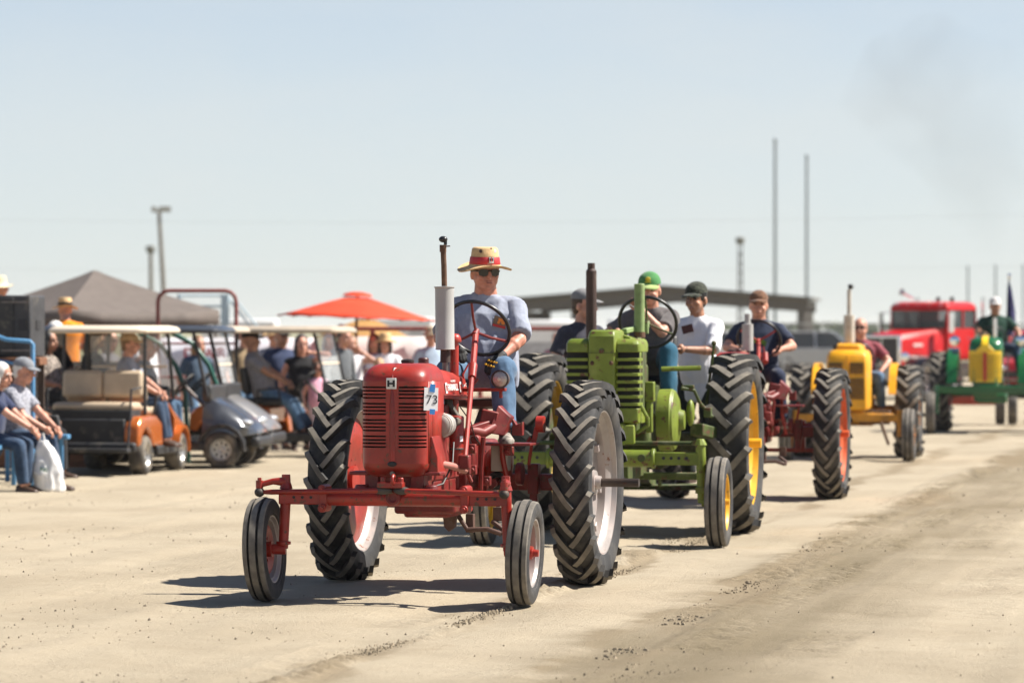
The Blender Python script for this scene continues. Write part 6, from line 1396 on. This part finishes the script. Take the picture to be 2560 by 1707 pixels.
# umbrellas
def umbrella(label, c, r_, z0, z1, m_, tilt=0):
    u = thing('patio_umbrella', label, 'umbrella', (c[0], c[1], 0), 0, 'patio umbrellas'); u.rotation_euler = (0, tilt, 0); cn = MB(); n_ = 8; secs = []
    for (f, z) in ((.14, z1 - .06), (.45, z1 - .06 - (z1 - z0) * .30), (.75, z1 - .06 - (z1 - z0) * .62), (1.0, z0)):
        row = []
        for k in range(n_ * 3):
            a_ = 2 * math.pi * k / (n_ * 3) + .2; sag = 1 - .045 * (k % 3 != 0) * f; row.append(V((r_ * f * math.cos(a_) * sag, r_ * f * math.sin(a_) * sag, z - .012 * (k % 3 != 0) * f + (.03 * f * (k % 3 != 0) if f == 1 else 0))))
        secs.append(row)
    cn.loft(secs, True, False); cn.build('canopy', m_, u, 25, solid=.006)
    v_ = MB().loft([[V((r_ * f * math.cos(2 * math.pi * k / 16), r_ * f * math.sin(2 * math.pi * k / 16), z)) for k in range(16)] for f, z in ((.19, z1 - .045), (.16, z1), (.06, z1 + .03))]); v_.build('vent_cap', m_, u, 40)
    MB().cyl((0, 0, 0), (0, 0, z1), .024, n=10).build('pole', DARKMET, u)
    for k in range(8):
        a_ = 2 * math.pi * k / 8 + .2; MB().tube([(0, 0, z1 - .08), (r_ * .98 * math.cos(a_), r_ * .98 * math.sin(a_), z0 - .01)], .008, 6).build('rib', DARKMET, u)
    return u
def fabric(n_, c):
    m_ = mat(n_, c, .8, var=.06, bump=.003, bscale=8); b_ = m_.node_tree.nodes['Principled BSDF']; t_ = m_.node_tree.nodes.new('ShaderNodeBsdfTranslucent'); x_ = m_.node_tree.nodes.new('ShaderNodeMixShader'); x_.inputs[0].default_value = .35
    t_.inputs[0].default_value = (*[min(1, q * 1.2) for q in c], 1); o_ = m_.node_tree.nodes['Material Output']; m_.node_tree.links.new(b_.outputs[0], x_.inputs[1]); m_.node_tree.links.new(t_.outputs[0], x_.inputs[2]); m_.node_tree.links.new(x_.outputs[0], o_.inputs[0]); return m_
umbrella('large bright red patio umbrella above the crowd', (-2.47, 58.7), 1.25, 1.88, 2.26, fabric('red_canvas', (.74, .085, .03)), R(2.2))
umbrella('tan patio umbrella half hidden behind the red one', (-2.62, 66.5), .92, 1.55, 1.95, fabric('tan_canvas', (.52, .30, .10)), R(3))
# canopy tents
TENT = mat('brown_canopy', (.115, .095, .083), .85, var=.1, bump=.004, bscale=5)
def tent(label, c, hx_, hy_, z0, z1, rz, name='canopy_tent'):
    t = thing(name, label, 'tent', (c[0], c[1], 0), rz, 'brown canopy tents'); secs = []; r_ = MB()
    for f in (1, .8, .55, .3, .12, .0):
        z = z0 + (z1 - z0) * (1 - f) ** 1.12; q = max(f, .015); row = []
        for (x0, y0, x1, y1) in ((-1, -1, 1, -1), (1, -1, 1, 1), (1, 1, -1, 1), (-1, 1, -1, -1)):
            for k in range(4): u_ = k / 4; row.append(V(((x0 + (x1 - x0) * u_) * hx_ * q, (y0 + (y1 - y0) * u_) * hy_ * q, z - .06 * math.sin(math.pi * u_) * f)))
        secs.append(row)
    r_.loft(secs, True, True); r_.build('roof', TENT, t, 25)
    vl = MB(); vl.loft([[p.copy() for p in secs[0]], [p - V((0, 0, .22)) for p in secs[0]]], True, False); vl.build('valance', TENT, t, 40, solid=.006)
    for x in (-1, 1):
        for y in (-1, 1): MB().cyl((x * hx_ * .97, y * hy_ * .97, 0), (x * hx_ * .97, y * hy_ * .97, z0), .022, n=8).build('leg', STEEL, t)
tent('brown pop-up canopy tent with peaked roof on the left', (-6.75, 61.5), 1.45, 1.45, 2.02, 2.66, R(38)); tent('second brown canopy tent at the left edge, adjoining the first', (-9.6, 63.5), 1.7, 1.7, 2.05, 2.5, R(10))
# trailers and white vehicles in the distance
WHT = mat('white_trailer', (.74, .74, .73), .4, var=.04)
def trailer(label, c, sx_, sy_, h_, rz=0):
    t = thing('box_trailer', label, 'trailer', (c[0], c[1], 0), rz, 'white trailers in the distance'); MB().box((0, 0, .55 + (h_ - .55) / 2), (sx_, sy_, h_ - .55)).build('body', WHT, t, bevel=.12)
    MB().box((0, 0, .5), (sx_ * .9, .2, .12)).build('chassis', DARKMET, t)
    for x in (-.4, .4): wheel(t, 'wheel', (x * .8, -sy_ / 2, .36), .36, .2, .22, 'rib', STEEL, STEEL, STEEL, 1, bolts=0)
    MB().box((sx_ * .25, -sy_ / 2 - .012, .55 + (h_ - .55) * .55), (.6, .02, .5)).build('hatch', mat('trailer_hatch', (.5, .5, .5), .5), t)
trailer('white box trailer behind the tube gate', (-13.0, 182), 3.6, 2.0, 2.25); trailer('white box trailer behind the red umbrella', (-5.2, 175), 3.2, 2.0, 2.3); trailer('white box trailer just right of the red tractor driver', (1.25, 150), 2.6, 2.0, 2.12)
trailer('long white trailer far behind the man in white', (7.4, 190), 5.2, 2.2, 2.3)
lowb = thing('show_board', 'low grey board behind the lime green tractor rear wheel', 'board', (.95, 100, 0)); MB().box((0, 0, 1.0), (2.2, .06, .8)).build('panel', mat('grey_board', (.40, .40, .41), .7, var=.2, scale=9), lowb); [MB().cyl((x, .06, 0), (x, .06, 1.3), .03, n=8).build('post', STEEL, lowb) for x in (-.9, .9)]
# ------------------------------------------------------------------ pavilion
pv = thing('pavilion', 'long grey open-sided pavilion with low gabled roof and columns', 'pavilion', (8.55, 205, 0), R(-7)); PVR = mat('grey_roofing', (.12, .112, .10), .7, var=.1, stretch=(6, .3, 1)); PVC = mat('grey_concrete', (.115, .106, .095), .8, var=.12)
W2, D2, ze, zp = 7.6, 5.0, 3.42, 3.98
for sx in (-1, 1):
    MB().loft([[V((sx * (W2 + .25), y, ze - .10)), V((0, y, zp)), V((0, y, zp + .12)), V((sx * (W2 + .25), y, ze + .04))] for y in (-D2 - .4, D2 + .4)]).build('roof_slope', PVR, pv)
    MB().loft([[V((sx * W2, y, ze - .72)), V((0, y, zp - .72)), V((0, y, zp - .01)), V((sx * W2, y, ze - .12))] for y in (-D2, -D2 + .12)]).build('gable_beam', PVC, pv)
    MB().loft([[V((sx * W2, y, ze - .72)), V((0, y, zp - .72)), V((0, y, zp - .01)), V((sx * W2, y, ze - .12))] for y in (D2 - .12, D2)]).build('gable_beam', PVC, pv)
    MB().box((sx * (W2 - .1), 0, ze - .30), (.16, 2 * D2 - .26, .34)).build('eave_beam', PVC, pv)
    for k in range(5): MB().box((sx * (W2 - .35), -D2 + .3 + k * (2 * D2 - .6) / 4, (ze - .7) / 2), (.42, .42, ze - .7)).build('column', PVC, pv, bevel=.03)
MB().box((-W2 * .62, -D2 + .35, 1.5), (.36, .36, 3.0)).build('column', PVC, pv); MB().box((W2 * .70, -D2 + .35, 1.5), (.36, .36, 3.0)).build('column', PVC, pv); MB().box((0, 0, .05), (2 * W2, 2 * D2, .10)).build('slab', PVC, pv)
# ------------------------------------------------------------------ poles, masts, wires
WOODP = mat('weathered_pole', (.17, .15, .12), .9, var=.2); lp = thing('floodlight_pole', 'tall wooden pole with a crossarm of floodlights', 'light pole', (-20.3, 220, 0)); MB().tube([(.35, 0, 0), (.1, 0, 5), (-.12, 0, 8.65)], [.16, .14, .11], 10).build('pole', WOODP, lp); MB().box((0, 0, 8.62), (1.1, .12, .10)).build('crossarm', WOODP, lp)
for x in (-.42, 0, .22, .42): MB().lathe([(0, .0), (0, .08), (.16, .17), (.18, .15), (.19, 0)], (x, -.1, 8.78), axis=(.3, -1, -.2), n=12).build('floodlight', mat('lamp_housing', (.35, .36, .35), .5), lp)
lp = thing('floodlight_pole', 'shorter pole with a round lamp cluster left of the taller one', 'light pole', (-24.7, 260, 0)); MB().tube([(.1, 0, 0), (0, 0, 7.2)], [.18, .13], 10).build('pole', WOODP, lp); MB().lathe([(0, .12), (.18, .30), (.42, .34), (.55, .28), (.6, 0)], (0, 0, 6.95), n=14).build('lamp_cluster', mat('lamp_drum', (.16, .16, .14), .7), lp)
tw = thing('lattice_tower', 'lattice light tower rising over the pavilion', 'tower', (15.0, 250, 0)); 
for (x, y) in ((-.2, -.2), (.2, -.2), (.2, .2), (-.2, .2)): MB().tube([(x * .9, y * .9, 0), (x * .6, y * .6, 7.4)], .035, 6).build('leg', DARKMET, tw)
for k in range(11):
    z = .6 * k + .4; s_ = .175 - .005 * k; MB().tube([(-s_, -s_, z), (s_, -s_, z + .6)], .025, 5).build('brace', DARKMET, tw); MB().tube([(s_, -s_, z), (-s_, -s_, z + .6)], .025, 5).build('brace', DARKMET, tw)
MB().lathe([(0, .1), (.2, .32), (.45, .30), (.55, 0)], (0, 0, 7.35), n=12).build('lamp_head', mat('lamp_drum', (0, 0, 0)), tw)
MAST = mat('galvanised_mast', (.26, .29, .31), .5, metal=.3, var=.08)
for (px, py, d, r_, lab) in ((1938, 353, 300, .15, 'tallest slim grey mast right of centre'), (2017, 393, 300, .14, 'second tall slim grey mast, right of the tallest'), (2420, 668, 320, .10, 'short thin mast above the red truck roof'), (2489, 666, 320, .10, 'short thin mast left of the flag'), (2558, 664, 320, .09, 'short thin mast at the right edge')):
    p = P(px, py, d); m_ = thing('mast', lab, 'mast', (p.x, d, 0), 0, 'slim masts on the right'); MB().cyl((0, 0, 0), (0, 0, p.z), r_, r_ * .8, 10).build('shaft', MAST, m_); MB().ell((0, 0, p.z), (r_, r_, r_ * 2)).build('tip', MAST, m_)
for (z, sag, d, lab) in ((8.55, .55, 222, 'upper overhead power line'), (5.55, .3, 225, 'lower overhead power line')):
    tag(MB().tube([(x, d, z - sag * (1 - ((x + 8) / 42) ** 2)) for x in np.linspace(-50, 34, 22)], .007, 5, True).build('power_line', mat('cable', (.30, .31, .32), .7)), lab + ' crossing the sky', 'cable')
for (x, lab) in ((-50, 'far left utility pole carrying the power lines'), (34, 'far right utility pole carrying the power lines')): 
    up_ = thing('utility_pole', lab, 'utility pole', (x, 223.5, 0)); MB().tube([(0, 0, 0), (0, 0, 9.2)], [.16, .12], 10).build('pole', WOODP, up_); MB().box((0, 0, 8.5), (.1, 3.2, .1)).build('crossarm', WOODP, up_)
# chain-link fence on the right
cf = thing('chain_link_fence', 'grey chain-link fence in front of the parked cars on the right', 'fence', (0, 135, 0)); CHN = mat('galvanised_wire', (.30, .31, .31), .5, metal=.4)
for k in range(10): MB().cyl((7.2 + 2.4 * k, 0, 0), (7.2 + 2.4 * k, 0, 2.0), .04, n=8).build('post', CHN, cf)
for z in (.1, 1.95): MB().tube([(7.2, 0, z), (28.8, 0, z)], .025, 6).build('rail', CHN, cf)
wr_ = MB()
for k in range(180):
    for s_ in (-1, 1):
        x = 7.2 + k * .12; wr_.add([(x, .02 * s_, .1), (x + .009, .02 * s_, .1), (x + .009 + s_ * .9, .02 * s_, 1.93), (x + s_ * .9, .02 * s_, 1.93)], [(0, 1, 2, 3)])
wo = wr_.build('wire_mesh', CHN, cf, 0); tag(wo, kind='stuff')
# far line of trees at the horizon
LEAF = mat('far_foliage', (.055, .085, .028), .8, var=.5, scale=.4); tr_m = MB(); r2 = random.Random(5)
for i in range(6000):
    x = 40 + 290 * r2.random(); hgt = 2.6 + 1.6 * mnoise.noise(V((x * .05, 3.1, 0))) + .8 * mnoise.noise(V((x * .25, 0, 1)))
    z = hgt * r2.random() ** .7; y = 820 + 26 * r2.random(); s_ = .3 + .5 * r2.random(); a_ = r2.random() * 3.1; ca, sa = math.cos(a_) * s_, math.sin(a_) * s_
    tr_m.add([(x - ca, y - sa, z), (x + ca, y + sa, z + .2), (x + ca * .6, y + sa * .6, z + s_ * 1.3), (x - ca * .7, y, z + s_ * 1.1)], [(0, 1, 2, 3)])
tag(tr_m.build('distant_trees', LEAF, None, 0), 'low dark green line of trees along the horizon', 'trees', kind='stuff')
# ------------------------------------------------------------------ thin dark exhaust smoke drifting up behind the red truck
def smoke():
    m = bpy.data.materials.new('thin_smoke'); m.use_nodes = True; n = m.node_tree.nodes; L = m.node_tree.links; n.clear()
    o = n.new('ShaderNodeOutputMaterial'); v = n.new('ShaderNodeVolumePrincipled'); v.inputs['Color'].default_value = (.10, .095, .09, 1); v.inputs['Anisotropy'].default_value = .2
    tc = n.new('ShaderNodeTexCoord'); nz = n.new('ShaderNodeTexNoise'); nz.inputs['Scale'].default_value = .55; nz.inputs['Detail'].default_value = 3; nz.inputs['Distortion'].default_value = .6
    mr = n.new('ShaderNodeMapRange'); mr.inputs['From Min'].default_value = .31; mr.inputs['From Max'].default_value = .78; mr.inputs['To Max'].default_value = .075
    L.new(tc.outputs['Object'], nz.inputs['Vector']); L.new(nz.outputs['Fac'], mr.inputs['Value'])
    ge = n.new('ShaderNodeAttribute')
    L.new(mr.outputs[0], v.inputs['Density']); L.new(v.outputs[0], o.inputs['Volume']); return m
b = MB(); secs = []
for (px, py, r_) in ((2470, 700, .18), (2475, 610, .4), (2455, 520, .9), (2425, 430, 1.5), (2380, 330, 2.0), (2330, 230, 2.3), (2320, 140, 2.0), (2330, 70, 1.2), (2340, 30, .3)):
    c = P(px, py, 105); secs.append([c + V((r_ * math.cos(t) * (1 + .25 * math.sin(3 * t + py)), r_ * .8 * math.sin(t), .25 * r_ * math.sin(2 * t + px))) for t in (2 * math.pi * k / 14 for k in range(14))])
b.loft(secs); sm_ = b.build('exhaust_smoke', smoke(), None, 60); tag(sm_, 'faint dark exhaust smoke drifting up over the red truck', 'smoke', kind='stuff')
# ------------------------------------------------------------------ dusty summer air
def haze_mat():
    m = bpy.data.materials.new('dusty_air'); m.use_nodes = True; n = m.node_tree.nodes; n.clear()
    o = n.new('ShaderNodeOutputMaterial'); v = n.new('ShaderNodeVolumePrincipled'); v.inputs['Color'].default_value = (.93, .94, .95, 1); v.inputs['Density'].default_value = .00012; v.inputs['Anisotropy'].default_value = .25
    m.node_tree.links.new(v.outputs[0], o.inputs['Volume']); return m
tag(MB().box((0, 4300, 8.5), (12600, 10000, 19)).build('haze', haze_mat(), None, 0), 'pale dusty air over the show ground', 'haze', kind='stuff')
